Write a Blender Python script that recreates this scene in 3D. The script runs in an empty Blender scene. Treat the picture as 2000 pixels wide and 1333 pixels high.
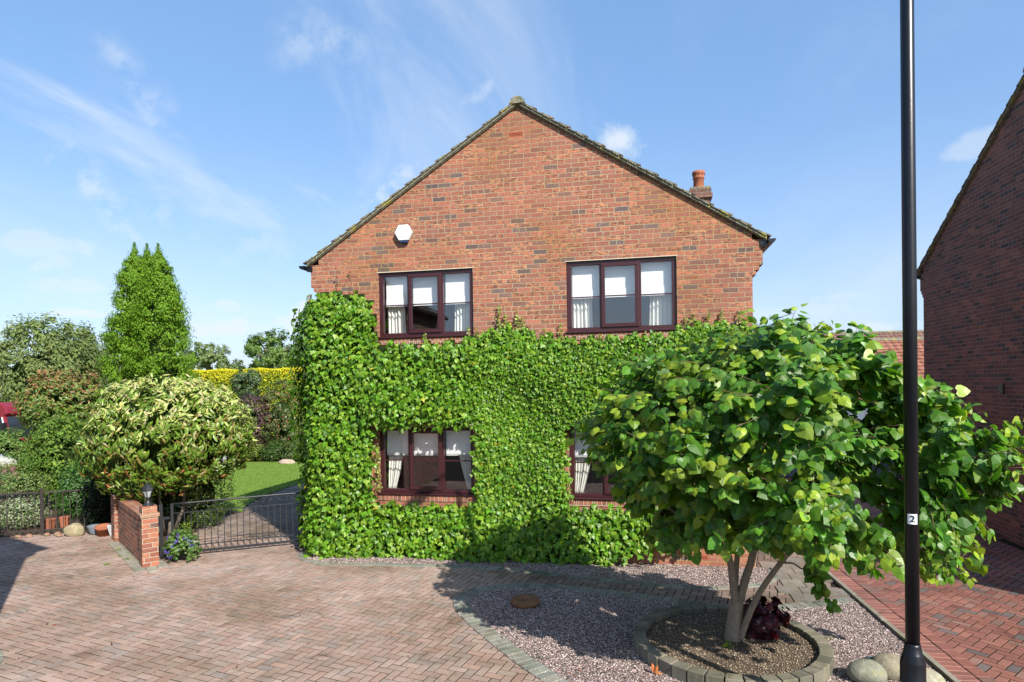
import bpy, math, random
import numpy as np
from mathutils import Vector, Matrix
SC = bpy.context.scene
COL = SC.collection
R = math.radians
rs = np.random.RandomState(7)
random.seed(7)

# ------------------------------------------------------------------ camera
F, PX, PY, EYE = 1210.0, 1000.0, 765.0, 2.831
d1 = np.array([5900, -(842 - PY), -F]); d2 = np.array([245, 750 - PY, F])
ax = d1 / np.linalg.norm(d1); ay = d2 - d2.dot(ax) * ax; ay /= np.linalg.norm(ay)
az = np.cross(ax, ay); az = az if az[1] < 0 else -az
CM = np.array([ax, ay, az])                       # world = CM @ (right, down, forward)
cam = bpy.data.cameras.new('camera'); co = bpy.data.objects.new('camera', cam); COL.objects.link(co)
r_, dn, fw = CM[:, 0], CM[:, 1], CM[:, 2]
co.matrix_world = Matrix(((r_[0], -dn[0], -fw[0], 0), (r_[1], -dn[1], -fw[1], 0), (r_[2], -dn[2], -fw[2], EYE), (0, 0, 0, 1)))
cam.sensor_width = 36; cam.lens = 36 * F / 2000; cam.shift_y = (PY - 666.5) / 2000
cam.clip_start = 0.05; cam.clip_end = 2000
SC.camera = co
def at(px, py, Y):
    """where the sight line through a photo pixel meets the plane y = Y (used for survey points)"""
    r = CM @ np.array([(px - PX) / F, (py - PY) / F, 1.0])
    return np.array([0, 0, EYE]) + r * Y / r[1]

# ------------------------------------------------------------------ nodes helper
class NT:
    def __init__(s, tree):
        s.t = tree; s.n = tree.nodes; s.l = tree.links; s.n.clear()
    def new(s, typ, **kw):
        n = s.n.new(typ)
        for k, v in kw.items(): setattr(n, k, v)
        return n
    def put(s, sock, v):
        if v is None: return
        if isinstance(v, bpy.types.NodeSocket): s.l.new(v, sock)
        elif isinstance(v, (tuple, list)) and len(v) == 3 and sock.type == 'RGBA': sock.default_value = (*v, 1)
        else: sock.default_value = v
    def m(s, op, a, b=None, c=None, clamp=False):
        n = s.new('ShaderNodeMath', operation=op, use_clamp=clamp)
        for i, v in enumerate((a, b, c)): s.put(n.inputs[i], v)
        return n.outputs[0]
    def vm(s, op, a, b=None, scale=None):
        n = s.new('ShaderNodeVectorMath', operation=op)
        s.put(n.inputs[0], a); s.put(n.inputs[1], b)
        if scale is not None: s.put(n.inputs['Scale'], scale)
        return n.outputs['Value'] if op in ('DOT_PRODUCT', 'LENGTH', 'DISTANCE') else n.outputs[0]
    def mix(s, f, a, b, mode='MIX'):
        n = s.new('ShaderNodeMix', data_type='RGBA', blend_type=mode)
        s.put(n.inputs[0], f); s.put(n.inputs[6], a); s.put(n.inputs[7], b)
        return n.outputs[2]
    def noise(s, vec, scale, detail=3, rough=.55, dist=0, out='Fac', lac=2.0):
        n = s.new('ShaderNodeTexNoise'); s.put(n.inputs['Vector'], vec)
        n.inputs['Scale'].default_value = scale; n.inputs['Detail'].default_value = detail
        n.inputs['Roughness'].default_value = rough; n.inputs['Distortion'].default_value = dist
        return n.outputs[out]
    def voro(s, vec, scale, feature='F1', out='Distance', rnd=1.0):
        n = s.new('ShaderNodeTexVoronoi', feature=feature); s.put(n.inputs['Vector'], vec)
        n.inputs['Scale'].default_value = scale; n.inputs['Randomness'].default_value = rnd
        return n.outputs[out]
    def ramp(s, f, stops, interp='LINEAR'):
        n = s.new('ShaderNodeValToRGB'); e = n.color_ramp.elements; n.color_ramp.interpolation = interp
        while len(e) < len(stops): e.new(.5)
        for i, (p, c) in enumerate(stops):
            e[i].position = p; e[i].color = (*c, 1) if isinstance(c, (tuple, list)) else (c, c, c, 1)
        s.put(n.inputs[0], f); return n.outputs[0]
    def sstep(s, v, a, b):
        n = s.new('ShaderNodeMapRange', interpolation_type='SMOOTHSTEP'); s.put(n.inputs[0], v)
        n.inputs[1].default_value = a; n.inputs[2].default_value = b
        return n.outputs[0]
    def bump(s, h, strength=.5, dist=.01):
        n = s.new('ShaderNodeBump'); n.inputs['Strength'].default_value = strength
        n.inputs['Distance'].default_value = dist; s.put(n.inputs['Height'], h); return n.outputs[0]
    def bsdf(s, col, rough=.7, bump=None, spec=.4, metal=0, out=True):
        n = s.new('ShaderNodeBsdfPrincipled'); s.put(n.inputs['Base Color'], col); s.put(n.inputs['Roughness'], rough)
        n.inputs['Specular IOR Level'].default_value = spec; n.inputs['Metallic'].default_value = metal
        if bump is not None: s.put(n.inputs['Normal'], bump)
        if out: s.out(n.outputs[0])
        return n.outputs[0]
    def out(s, sh):
        o = s.new('ShaderNodeOutputMaterial'); s.l.new(sh, o.inputs[0])
def new_mat(name):
    m = bpy.data.materials.new(name); m.use_nodes = True; return m, NT(m.node_tree)

# ------------------------------------------------------------------ world and sun
SUN = Vector((4.77, -4.80, 5.02)).normalized()
EL = math.asin(SUN.z); ROT = math.atan2(SUN.x, SUN.y)
w = bpy.data.worlds.new('World'); SC.world = w; w.use_nodes = True
N = NT(w.node_tree)
sky = N.new('ShaderNodeTexSky', sky_type='NISHITA'); sky.sun_disc = False
sky.sun_elevation = EL; sky.sun_rotation = ROT; sky.altitude = 0; sky.air_density = 1.0; sky.dust_density = 1.1; sky.ozone_density = 2.2
tc = N.new('ShaderNodeTexCoord'); D = tc.outputs['Generated']
sx = N.new('ShaderNodeSeparateXYZ'); N.put(sx.inputs[0], D)
zz = N.m('MAXIMUM', sx.outputs[2], .02)
# flat cloud-layer coordinates: direction divided by height
zc = N.m('ADD', zz, .12)
cl = N.new('ShaderNodeCombineXYZ'); N.put(cl.inputs[0], N.m('DIVIDE', sx.outputs[0], zc)); N.put(cl.inputs[1], N.m('DIVIDE', sx.outputs[1], zc))
def skydir(px, py):
    v = CM @ np.array([(px - PX) / F, (py - PY) / F, 1.0]); return tuple(v / np.linalg.norm(v))
mp = N.new('ShaderNodeMapping'); N.put(mp.inputs[0], cl.outputs[0]); mp.inputs['Rotation'].default_value = (0, 0, R(38)); mp.inputs['Scale'].default_value = (1.0, .38, 1)
wisp = N.noise(mp.outputs[0], 1.5, 8, .62, .7)
leftish = N.sstep(N.vm('DOT_PRODUCT', D, skydir(120, 420)), .55, 1.0)
wm = N.m('MULTIPLY', N.sstep(wisp, .44, .78), N.m('ADD', N.m('MULTIPLY', leftish, .5), .14))
def streak(p0, p1, wid, amp, power=1.0):
    a = Vector(skydir(*p0)); b = Vector(skydir(*p1)); n = a.cross(b).normalized(); t = (b - a); L = t.length; t.normalize()
    d = N.m('ABSOLUTE', N.m('ADD', N.vm('DOT_PRODUCT', D, tuple(n)), N.m('MULTIPLY', N.m('SUBTRACT', N.noise(D, 9, 4), .5), wid * 2.2)))
    s = N.m('SUBTRACT', N.vm('DOT_PRODUCT', D, tuple(t)), float(a.dot(t)))
    m1 = N.sstep(d, wid, 0)
    m1 = N.m('SUBTRACT', 1, N.sstep(d, 0, wid))
    m2 = N.m('MULTIPLY', N.sstep(s, 0, L * .3), N.m('SUBTRACT', 1, N.sstep(s, L * .65, L)))
    tex = N.sstep(N.noise(D, 26, 6, .65), .33, .68)
    return N.m('MULTIPLY', N.m('MULTIPLY', N.m('MULTIPLY', m1, m2), tex), amp)
tot = wm
for a in [((650, 430), (900, 270), .045, .6), ((840, 240), (1010, 140), .022, .4), ((200, 20), (350, 330), .035, .4),
          ((60, 240), (340, 520), .05, .6), ((500, 60), (760, 110), .05, .35), ((-100, 500), (200, 500), .04, .6),
          ((330, 400), (640, 560), .07, .35), ((1450, 560), (1850, 520), .05, .35), ((20, 330), (420, 430), .05, .35)]:
    tot = N.m('MAXIMUM', tot, streak(*a))
def puff(px, py, rx, ry, amp):
    """small cumulus: an elliptical bank around a compass direction, ragged by noise"""
    c = Vector(skydir(px, py)); h = Vector((c.y, -c.x, 0)).normalized(); v = h.cross(c)
    u1 = N.m('DIVIDE', N.vm('DOT_PRODUCT', D, tuple(h)), rx); v1 = N.m('DIVIDE', N.vm('DOT_PRODUCT', N.vm('SUBTRACT', D, tuple(c)), tuple(v)), ry)
    rr = N.m('SQRT', N.m('ADD', N.m('MULTIPLY', u1, u1), N.m('MULTIPLY', v1, v1)))
    front = N.m('GREATER_THAN', N.vm('DOT_PRODUCT', D, tuple(c)), .8)
    rr = N.m('ADD', rr, N.m('MULTIPLY', N.m('SUBTRACT', N.noise(D, 22, 7, .6), .5), 2.2))
    return N.m('MULTIPLY', N.m('MULTIPLY', N.m('SUBTRACT', 1, N.sstep(rr, .25, 1.05)), amp), front)
for a in [(1212, 275, .042, .030, .8), (1905, 285, .05, .022, .4), (600, 620, .05, .035, .9), (430, 640, .07, .022, .85), (445, 598, .03, .010, .6),
          (170, 560, .08, .018, .55), (150, 612, .05, .010, .8), (80, 480, .11, .02, .5), (1700, 640, .07, .02, .8), (1640, 580, .05, .010, .5), (300, 600, .2, .02, .45), (1560, 610, .12, .02, .55)]:
    tot = N.m('MAXIMUM', tot, puff(*a))
# pale band near the horizon (thin high cloud)
hz = N.m('SUBTRACT', 1, N.sstep(sx.outputs[2], -.02, .42))
tot = N.m('MAXIMUM', tot, N.m('MULTIPLY', hz, N.m('ADD', .26, N.m('MULTIPLY', N.sstep(N.noise(mp.outputs[0], .8, 5, .6), .35, .7), .4))))
tot = N.m('MINIMUM', tot, .92)
skyc = N.mix(.5, sky.outputs[0], (1.12, 2.3, 4.35))
final = N.mix(tot, skyc, (3.9, 4.25, 4.6))
bg = N.new('ShaderNodeBackground'); N.put(bg.inputs[0], final); bg.inputs[1].default_value = .135
wo = N.new('ShaderNodeOutputWorld'); N.l.new(bg.outputs[0], wo.inputs[0])
ld = bpy.data.lights.new('sun', 'SUN'); ld.energy = 5.0; ld.angle = R(.55); ld.color = (1, .955, .88)
lo = bpy.data.objects.new('sun', ld); COL.objects.link(lo); lo.rotation_euler = SUN.to_track_quat('Z', 'Y').to_euler(); lo.location = (8, -8, 20)
SC.view_settings.view_transform = 'Standard'; SC.view_settings.look = 'None'; SC.view_settings.gamma = 1
SC.view_settings.use_curve_mapping = False; SC.view_settings.exposure = .72
SC.cycles.max_bounces = 8; SC.cycles.transparent_max_bounces = 8

# ------------------------------------------------------------------ mesh helpers
def tag(o, label=None, cat=None, group=None, kind=None):
    if label: o['label'] = label
    if cat: o['category'] = cat
    if group: o['group'] = group
    if kind: o['kind'] = kind
    return o
def empty(name, loc=(0, 0, 0), rz=0, parent=None):
    o = bpy.data.objects.new(name, None); COL.objects.link(o); o.location = loc; o.rotation_euler = (0, 0, rz)
    o.empty_display_size = .2
    if parent: o.parent = parent
    return o
def finish(o, parent):
    COL.objects.link(o)
    if parent: o.parent = parent
    return o
class MB:
    def __init__(s): s.v = []; s.f = []; s.sm = []; s.c = []; s.cc = None
    def add(s, vs, fs, smooth=False):
        b = len(s.v); s.v += [tuple(map(float, p)) for p in vs]
        for f in fs: s.f.append([b + i for i in f]); s.sm.append(smooth); s.c.append(s.cc)
        return s
    def box(s, x0, x1, y0, y1, z0, z1, M=None):
        vs = [(x0, y0, z0), (x1, y0, z0), (x1, y1, z0), (x0, y1, z0), (x0, y0, z1), (x1, y0, z1), (x1, y1, z1), (x0, y1, z1)]
        if M: vs = [M @ Vector(p) for p in vs]
        return s.add(vs, [(0, 3, 2, 1), (4, 5, 6, 7), (0, 1, 5, 4), (1, 2, 6, 5), (2, 3, 7, 6), (3, 0, 4, 7)])
    def quad(s, a, b, c, d): return s.add([a, b, c, d], [(0, 1, 2, 3)])
    def prism(s, pts, axis, a, b):
        """polygon pts (2-D, counter-clockwise seen from -axis side) extruded from a to b; axis 'y': pts=(x,z); 'z': pts=(x,y); 'x': pts=(y,z)"""
        mk = {'y': lambda p, t: (p[0], t, p[1]), 'z': lambda p, t: (p[0], p[1], t), 'x': lambda p, t: (t, p[0], p[1])}[axis]
        n = len(pts); vs = [mk(p, a) for p in pts] + [mk(p, b) for p in pts]
        fs = [list(range(n)), list(range(2 * n - 1, n - 1, -1))] + [(i, i + n, (i + 1) % n + n, (i + 1) % n) for i in range(n)]
        if axis == 'z': fs = [f[::-1] for f in fs]
        return s.add(vs, fs)
    def lathe(s, prof, c=(0, 0, 0), n=24, smooth=True, flat_n=None):
        vs = []; fs = []
        for r, z in prof:
            for k in range(n):
                a = 2 * math.pi * k / n; vs.append((c[0] + r * math.cos(a), c[1] + r * math.sin(a), c[2] + z))
        for j in range(len(prof) - 1):
            for k in range(n):
                fs.append((j * n + k, j * n + (k + 1) % n, (j + 1) * n + (k + 1) % n, (j + 1) * n + k))
        if prof[0][0] > 1e-5: fs.append(tuple(range(n - 1, -1, -1)))
        if prof[-1][0] > 1e-5: fs.append(tuple(range((len(prof) - 1) * n, len(prof) * n)))
        return s.add(vs, fs, smooth)
    def tube(s, pts, rad, n=8, smooth=True):
        pts = [Vector(p) for p in pts]
        if not hasattr(rad, '__len__'): rad = [rad] * len(pts)
        vs = []; fs = []; up = Vector((.13, .21, 1)).normalized(); prev = None
        for i, p in enumerate(pts):
            t = (pts[min(i + 1, len(pts) - 1)] - pts[max(i - 1, 0)]).normalized()
            x = (prev - t * prev.dot(t)) if prev else t.cross(up if abs(t.dot(up)) < .95 else Vector((1, 0, 0)))
            x.normalize(); prev = x; y = t.cross(x)
            for k in range(n):
                a = 2 * math.pi * k / n; vs.append(p + (x * math.cos(a) + y * math.sin(a)) * rad[i])
        for i in range(len(pts) - 1):
            for k in range(n): fs.append((i * n + k, i * n + (k + 1) % n, (i + 1) * n + (k + 1) % n, (i + 1) * n + k))
        fs.append(tuple(range(n - 1, -1, -1))); fs.append(tuple(range((len(pts) - 1) * n, len(pts) * n)))
        return s.add(vs, fs, smooth)
    def build(s, name, mat, parent=None, bevel=0):
        me = bpy.data.meshes.new(name); me.from_pydata(s.v, [], s.f); me.materials.append(mat)
        me.polygons.foreach_set('use_smooth', s.sm); me.update()
        uvs(me)
        if s.c and s.c[0] is not None: face_col(me, np.array(s.c))
        o = bpy.data.objects.new(name, me); finish(o, parent)
        if bevel:
            m = o.modifiers.new('bevel', 'BEVEL'); m.width = bevel; m.segments = 2; m.limit_method = 'ANGLE'; m.angle_limit = R(40)
        return o
def uvs(me):
    nl = len(me.loops); uv = np.zeros((nl, 2)); nv = len(me.vertices)
    co_ = np.zeros(nv * 3); me.vertices.foreach_get('co', co_); co_ = co_.reshape(-1, 3)
    li = np.zeros(nl, int); me.loops.foreach_get('vertex_index', li)
    nf = len(me.polygons); nn = np.zeros(nf * 3); me.polygons.foreach_get('normal', nn); nn = nn.reshape(-1, 3)
    tot_ = np.zeros(nf, int); me.polygons.foreach_get('loop_total', tot_)
    nl_ = np.repeat(nn, tot_, axis=0); p = co_[li]
    t = np.stack([-nl_[:, 1], nl_[:, 0], np.zeros(nl)], 1); L = np.linalg.norm(t, axis=1)
    flat = L < .25; t[flat] = (1, 0, 0); t[~flat] /= L[~flat][:, None]
    b = np.cross(nl_, t); b[flat] = (0, 1, 0)
    uv[:, 0] = (p * t).sum(1); uv[:, 1] = (p * b).sum(1)
    l = me.uv_layers.new(name='UVMap'); l.data.foreach_set('uv', uv.ravel())
def face_col(me, cols):
    a = me.attributes.new('col', 'FLOAT_COLOR', 'CORNER')
    nf = len(me.polygons); tot_ = np.zeros(nf, int); me.polygons.foreach_get('loop_total', tot_)
    c = np.ones((len(me.loops), 4)); c[:, :3] = np.repeat(cols, tot_, axis=0); a.data.foreach_set('color', c.ravel())
def np_mesh(name, V, faces, mat, parent=None, col=None, uv=None, smooth=False):
    """V (n,3); faces: list of (m,k) int arrays; col: per-face (total,3)"""
    me = bpy.data.meshes.new(name); me.vertices.add(len(V)); me.vertices.foreach_set('co', np.asarray(V, dtype=np.float32).ravel())
    loops = np.concatenate([f.ravel() for f in faces]); tot_ = np.concatenate([np.full(len(f), f.shape[1]) for f in faces])
    me.loops.add(len(loops)); me.loops.foreach_set('vertex_index', loops.astype(np.int32))
    me.polygons.add(len(tot_)); st = np.concatenate([[0], np.cumsum(tot_)[:-1]])
    me.polygons.foreach_set('loop_start', st.astype(np.int32)); me.polygons.foreach_set('loop_total', tot_.astype(np.int32))
    me.polygons.foreach_set('use_smooth', np.full(len(tot_), smooth))
    me.update(calc_edges=True); me.materials.append(mat)
    if col is not None: face_col(me, col)
    if uv is not None:
        l = me.uv_layers.new(name='UVMap'); l.data.foreach_set('uv', uv[loops].ravel())
    elif col is None: uvs(me)
    o = bpy.data.objects.new(name, me); return finish(o, parent)
def unit(a): return a / np.maximum(np.linalg.norm(a, axis=-1, keepdims=True), 1e-9)

# leaf templates: (across, along, lift) + faces
IVY = (np.array([(0, .3, 0), (0, 0, .02), (.38, -.02, -.06), (.52, .3, -.1), (.25, .5, -.03), (0, 1, -.12), (-.25, .5, -.03), (-.52, .3, -.1), (-.38, -.02, -.06)]),
       np.array([(0, 1, 2), (0, 2, 3), (0, 3, 4), (0, 4, 5), (0, 5, 6), (0, 6, 7), (0, 7, 8), (0, 8, 1)]))
HEART = (np.array([(0, .1, 0), (0, .5, .02), (0, 1.08, -.2), (.24, -.03, -.02), (.47, .16, -.1), (.48, .45, -.13), (.3, .78, -.12), (-.24, -.03, -.02), (-.47, .16, -.1), (-.48, .45, -.13), (-.3, .78, -.12)]),
         np.array([(0, 3, 4), (0, 4, 1), (1, 4, 5), (1, 5, 6), (1, 6, 2), (0, 8, 7), (0, 1, 8), (1, 9, 8), (1, 10, 9), (1, 2, 10)]))
OVAL = (np.array([(0, 0, 0), (0, .5, .03), (0, 1, -.08), (.17, .3, -.04), (.17, .68, -.06), (-.17, .3, -.04), (-.17, .68, -.06)]),
        np.array([(0, 3, 1), (1, 3, 4), (1, 4, 2), (0, 1, 5), (1, 6, 5), (1, 2, 6)]))
TRI = (np.array([(0, 0, 0), (.28, .45, -.06), (0, 1, -.03), (-.28, .45, -.06)]), np.array([(0, 1, 2), (0, 2, 3)]))
SPRAY = (np.array([(0, 0, 0), (.3, .5, .05), (.16, .9, 0), (0, .62, .1), (-.1, 1.05, 0), (-.32, .6, .05)]), np.array([(0, 1, 3), (1, 2, 3), (0, 3, 5), (3, 4, 5)]))
BLADE = (np.array([(-.06, 0, 0), (.06, 0, 0), (.02, 1, .25)]), np.array([(0, 1, 2)]))
def leaves(name, P, Nn, T, S, tmpl, cols, mat, parent=None, jitter=.15):
    tv, tf = tmpl; n = len(P); k = len(tv)
    Nn = unit(Nn); T = unit(T - (T * Nn).sum(1, keepdims=True) * Nn); A = np.cross(T, Nn)
    wv = 1 + rs.uniform(-jitter, jitter, (n, 1, 1)) ; curl = rs.uniform(.2, 1.8, (n, 1, 1))
    S = np.asarray(S).reshape(-1, 1, 1) * np.ones((n, 1, 1))
    V = P[:, None] + S * (A[:, None] * tv[None, :, 0:1] * wv + T[:, None] * tv[None, :, 1:2] + Nn[:, None] * tv[None, :, 2:3] * curl)
    Fc = (tf[None] + (np.arange(n) * k)[:, None, None]).reshape(-1, tf.shape[1])
    uv = np.tile(tv[:, :2], (n, 1))
    return np_mesh(name, V.reshape(-1, 3), [Fc], mat, parent, col=np.repeat(cols, len(tf), axis=0), uv=uv)
def pal(n, base, var=.25, alt=None, pa=0.15):
    """per-leaf colours around base; alt = other colours taken with probability pa"""
    c = np.array(base)[None] * (1 + rs.uniform(-var, var, (n, 1))) * (1 + rs.uniform(-.12, .12, (n, 3)))
    if alt is not None:
        m = rs.rand(n) < pa; alt = np.array(alt); pick = alt[rs.randint(0, len(alt), n)]
        c[m] = (pick * (1 + rs.uniform(-.2, .2, (n, 1))))[m]
    return np.clip(c, .002, .95)

# ------------------------------------------------------------------ materials
def simple(name, col, rough=.6, spec=.4, metal=0, nscale=None, namt=.2, bump=0, bscale=60):
    m, n = new_mat(name)
    t = n.new('ShaderNodeTexCoord').outputs['Object']
    c = col
    if nscale: c = n.mix(n.noise(t, nscale, 5, .6), tuple(x * (1 - namt) for x in col), tuple(min(1, x * (1 + namt)) for x in col))
    b = n.bump(n.noise(t, bscale, 4), bump, .01) if bump else None
    n.bsdf(c, rough, b, spec, metal); return m
def attr_mat(name, rough=.6, spec=.3, nscale=None, namt=.2, bump=0, bscale=80, bdist=.005, stain=None):
    m, n = new_mat(name)
    a = n.new('ShaderNodeAttribute', attribute_name='col').outputs['Color']; t = n.new('ShaderNodeTexCoord').outputs['Object']
    c = a
    if nscale: c = n.mix(1.0, c, n.ramp(n.noise(t, nscale, 5, .65), [(.25, 1 - namt), (.75, 1 + 0 * namt)]), 'MULTIPLY')
    if stain:
        s = n.ramp(n.noise(t, stain[0], 5, .6, .6), [(.36, stain[1]), (.6, (1, 1, 1))]); c = n.mix(1.0, c, s, 'MULTIPLY')
    if stain:
        c = n.mix(1.0, c, n.ramp(n.noise(t, stain[0] * 3.1, 6, .7, 1.0), [(.30, (.62, .60, .55)), (.46, (1, 1, 1))]), 'MULTIPLY')
    b = n.bump(n.noise(t, bscale, 4), bump, bdist) if bump else None
    n.bsdf(c, rough, b, spec); return m
def leaf_mat(name, rough=.42, spec=.45, trans=.35, tint=(1.5, 1.6, .5), vein=.25):
    m, n = new_mat(name)
    a = n.new('ShaderNodeAttribute', attribute_name='col').outputs['Color']
    uv = n.new('ShaderNodeUVMap').outputs[0]; s = n.new('ShaderNodeSeparateXYZ'); n.put(s.inputs[0], uv)
    ab = n.m('ABSOLUTE', s.outputs[0])
    mid = n.m('SUBTRACT', 1, n.sstep(ab, 0, .035))
    v2 = n.m('FRACT', n.m('MULTIPLY', n.m('SUBTRACT', s.outputs[1], n.m('MULTIPLY', ab, .8)), 6)); side = n.m('MULTIPLY', n.sstep(n.m('ABSOLUTE', n.m('SUBTRACT', v2, .5)), .4, .5), .5)
    vv = n.m('MULTIPLY', n.m('MAXIMUM', mid, side), vein)
    t = n.new('ShaderNodeTexCoord').outputs['Object']
    c = n.mix(vv, a, n.mix(.5, a, (.45, .55, .2))); c = n.mix(1.0, c, n.ramp(n.noise(t, 14, 2), [(.3, .82), (.7, 1.0)]), 'MULTIPLY')
    p = n.bsdf(c, rough, n.bump(side, .25, .004), spec, out=False)
    tr = n.new('ShaderNodeBsdfTranslucent'); n.put(tr.inputs[0], n.mix(1.0, c, tint, 'MULTIPLY'))
    x = n.new('ShaderNodeMixShader'); x.inputs[0].default_value = trans; n.l.new(p, x.inputs[1]); n.l.new(tr.outputs[0], x.inputs[2])
    n.out(x.outputs[0]); return m
def brick_mat(name, ramp, mortar, bw=.225, bh=.075, j=.0048, dark=.0, streak=.35, moss=0, rough=.85, soot=None):
    m, n = new_mat(name)
    uv0 = n.new('ShaderNodeUVMap').outputs[0]
    w1 = n.vm('SUBTRACT', n.noise(uv0, 9, 2, out='Color'), (.5, .5, .5)); uv = n.vm('ADD', uv0, n.vm('SCALE', w1, scale=.009))
    w2 = n.vm('SUBTRACT', n.noise(uv0, 55, 2, out='Color'), (.5, .5, .5)); uv = n.vm('ADD', uv, n.vm('SCALE', w2, scale=.0035))
    s = n.new('ShaderNodeSeparateXYZ'); n.put(s.inputs[0], uv)
    rowf = n.m('DIVIDE', s.outputs[1], bh); row = n.m('FLOOR', rowf); fv = n.m('SUBTRACT', rowf, row)
    wr = n.new('ShaderNodeTexWhiteNoise', noise_dimensions='1D'); n.put(wr.inputs['W'], row)
    sh = n.m('ADD', n.m('MULTIPLY', n.m('FLOORED_MODULO', row, 2), .5), n.m('MULTIPLY', wr.outputs['Value'], .22))
    colf = n.m('ADD', n.m('DIVIDE', s.outputs[0], bw), sh); colu = n.m('FLOOR', colf); fu = n.m('SUBTRACT', colf, colu)
    cmb = n.new('ShaderNodeCombineXYZ'); n.put(cmb.inputs[0], colu); n.put(cmb.inputs[1], row)
    wn = n.new('ShaderNodeTexWhiteNoise', noise_dimensions='3D'); n.put(wn.inputs['Vector'], cmb.outputs[0])
    sr = n.new('ShaderNodeSeparateColor'); n.put(sr.inputs[0], wn.outputs['Color'])
    # some bricks are pairs of headers
    hd = n.m('GREATER_THAN', sr.outputs[1], .86); fu2 = n.m('FRACT', n.m('MULTIPLY', fu, 2))
    eu = n.m('MULTIPLY', n.m('MINIMUM', fu, n.m('SUBTRACT', 1, fu)), bw)
    eu2 = n.m('MULTIPLY', n.m('MINIMUM', fu2, n.m('SUBTRACT', 1, fu2)), bw / 2)
    eu = n.m('ADD', n.m('MULTIPLY', eu, n.m('SUBTRACT', 1, hd)), n.m('MULTIPLY', eu2, hd))
    ev = n.m('MULTIPLY', n.m('MINIMUM', fv, n.m('SUBTRACT', 1, fv)), bh)
    e = n.m('MINIMUM', eu, ev)
    br = n.sstep(e, j * .75, j * 1.35)                         # 1 = brick
    c = n.ramp(wn.outputs['Value'], ramp)
    # dark burnt ends and streaks inside a brick
    st = n.new('ShaderNodeMapping'); n.put(st.inputs[0], uv0); st.inputs['Scale'].default_value = (1, 2.6, 1)
    sn = n.noise(st.outputs[0], 13, 4, .65)
    c = n.mix(n.m('MULTIPLY', n.sstep(n.m('ADD', sn, n.m('MULTIPLY', n.m('SUBTRACT', sr.outputs[0], .5), .25)), .53, .68), streak), c, (.085, .05, .05))
    c = n.mix(1.0, c, n.ramp(n.noise(uv0, 60, 5, .75), [(.25, .62), (.75, 1.18)]), 'MULTIPLY'); c = n.mix(1.0, c, n.ramp(sr.outputs[2], [(0, .8), (1, 1.12)]), 'MULTIPLY')
    c = n.mix(n.m('MULTIPLY', n.sstep(n.noise(uv0, 24, 4, .6), .52, .72), .3), c, (.50, .34, .25))
    mo = n.mix(n.noise(uv0, 1.3, 4), mortar, tuple(x * .62 for x in mortar))
    if moss:   # ochre lichen staining in the joints over a broad patch
        mo = n.mix(n.m('MULTIPLY', n.sstep(n.noise(uv0, .55, 3, .5), .45, .62), moss), mo, (.36, .25, .06))
        c = n.mix(n.m('MULTIPLY', n.m('MULTIPLY', n.sstep(n.noise(uv0, .55, 3, .5), .48, .66), n.sstep(n.noise(uv0, 30, 3), .5, .7)), moss * .6), c, (.30, .2, .05))
    c = n.mix(br, mo, c)
    c = n.mix(1.0, c, n.ramp(n.noise(uv0, .8, 5, .6), [(.3, .84), (.65, 1.05)]), 'MULTIPLY')
    h = n.m('ADD', n.m('MULTIPLY', br, n.m('ADD', .8, n.m('MULTIPLY', sr.outputs[2], .4))), n.m('MULTIPLY', n.noise(uv0, 110, 4, .7), .35))
    n.bsdf(c, rough, n.bump(h, .85, .007), .25); return m

M = {}
M['brick'] = brick_mat('orange_red_brick', [(0, (.14, .10, .095)), (.05, (.18, .11, .09)), (.13, (.29, .125, .085)), (.4, (.36, .135, .088)), (.62, (.42, .152, .09)), (.85, (.48, .185, .095)), (1, (.55, .24, .12))], (.50, .42, .27), moss=.7, streak=.75)
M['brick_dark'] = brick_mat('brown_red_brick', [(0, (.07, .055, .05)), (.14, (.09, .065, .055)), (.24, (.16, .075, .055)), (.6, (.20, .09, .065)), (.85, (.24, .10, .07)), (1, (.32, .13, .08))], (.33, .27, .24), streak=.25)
M['brick_wall'] = brick_mat('garden_wall_brick', [(0, (.14, .09, .08)), (.2, (.26, .1, .07)), (.6, (.40, .14, .08)), (1, (.50, .21, .12))], (.52, .46, .34), bh=.078, streak=.35)
M['soldier'] = brick_mat('soldier_brick', [(0, (.22, .09, .06)), (.4, (.33, .12, .07)), (1, (.45, .16, .09))], (.50, .42, .32), bw=.0735, bh=.3, j=.006, streak=.1)
M['brick_rust'] = brick_mat('far_brick', [(0, (.2, .07, .05)), (1, (.32, .11, .07))], (.4, .33, .26))
M['paver'] = attr_mat('clay_paver', .82, .25, 60, .3, .6, 160, .004, (.75, (.66, .63, .56)))
M['paver_red'] = attr_mat('red_clay_paver', .6, .4, 45, .25, .4, 160, .003, (.7, (.75, .72, .7)))
M['joint'] = simple('joint_sand', (.022, .018, .015), .95, .1, nscale=30, namt=.4)
M['sett'] = attr_mat('stone_sett', .88, .2, 40, .35, .6, 120, .005, (1.6, (.62, .64, .55)))
M['upvc'] = simple('mahogany_upvc', (.044, .012, .014), .32, .5, nscale=8, namt=.15)
M['blackpipe'] = simple('black_plastic', (.012, .013, .016), .3, .5)
M['iron'] = simple('black_iron', (.018, .018, .020), .42, .5, nscale=30, namt=.3, bump=.2)
M['rusty'] = simple('rusting_iron', (.05, .038, .035), .7, .3, nscale=25, namt=.5, bump=.3)
M['post'] = simple('glossy_black_paint', (.006, .007, .010), .34, .4, nscale=5, namt=.4, bump=.06, bscale=30)
M['white'] = simple('white_plastic', (.80, .82, .84), .35, .5, nscale=6, namt=.04)
M['navy'] = simple('blue_lens', (.01, .03, .09), .2, .6)
M['blindmat'] = simple('white_blind', (.90, .91, .90), .8, .2)
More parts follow.
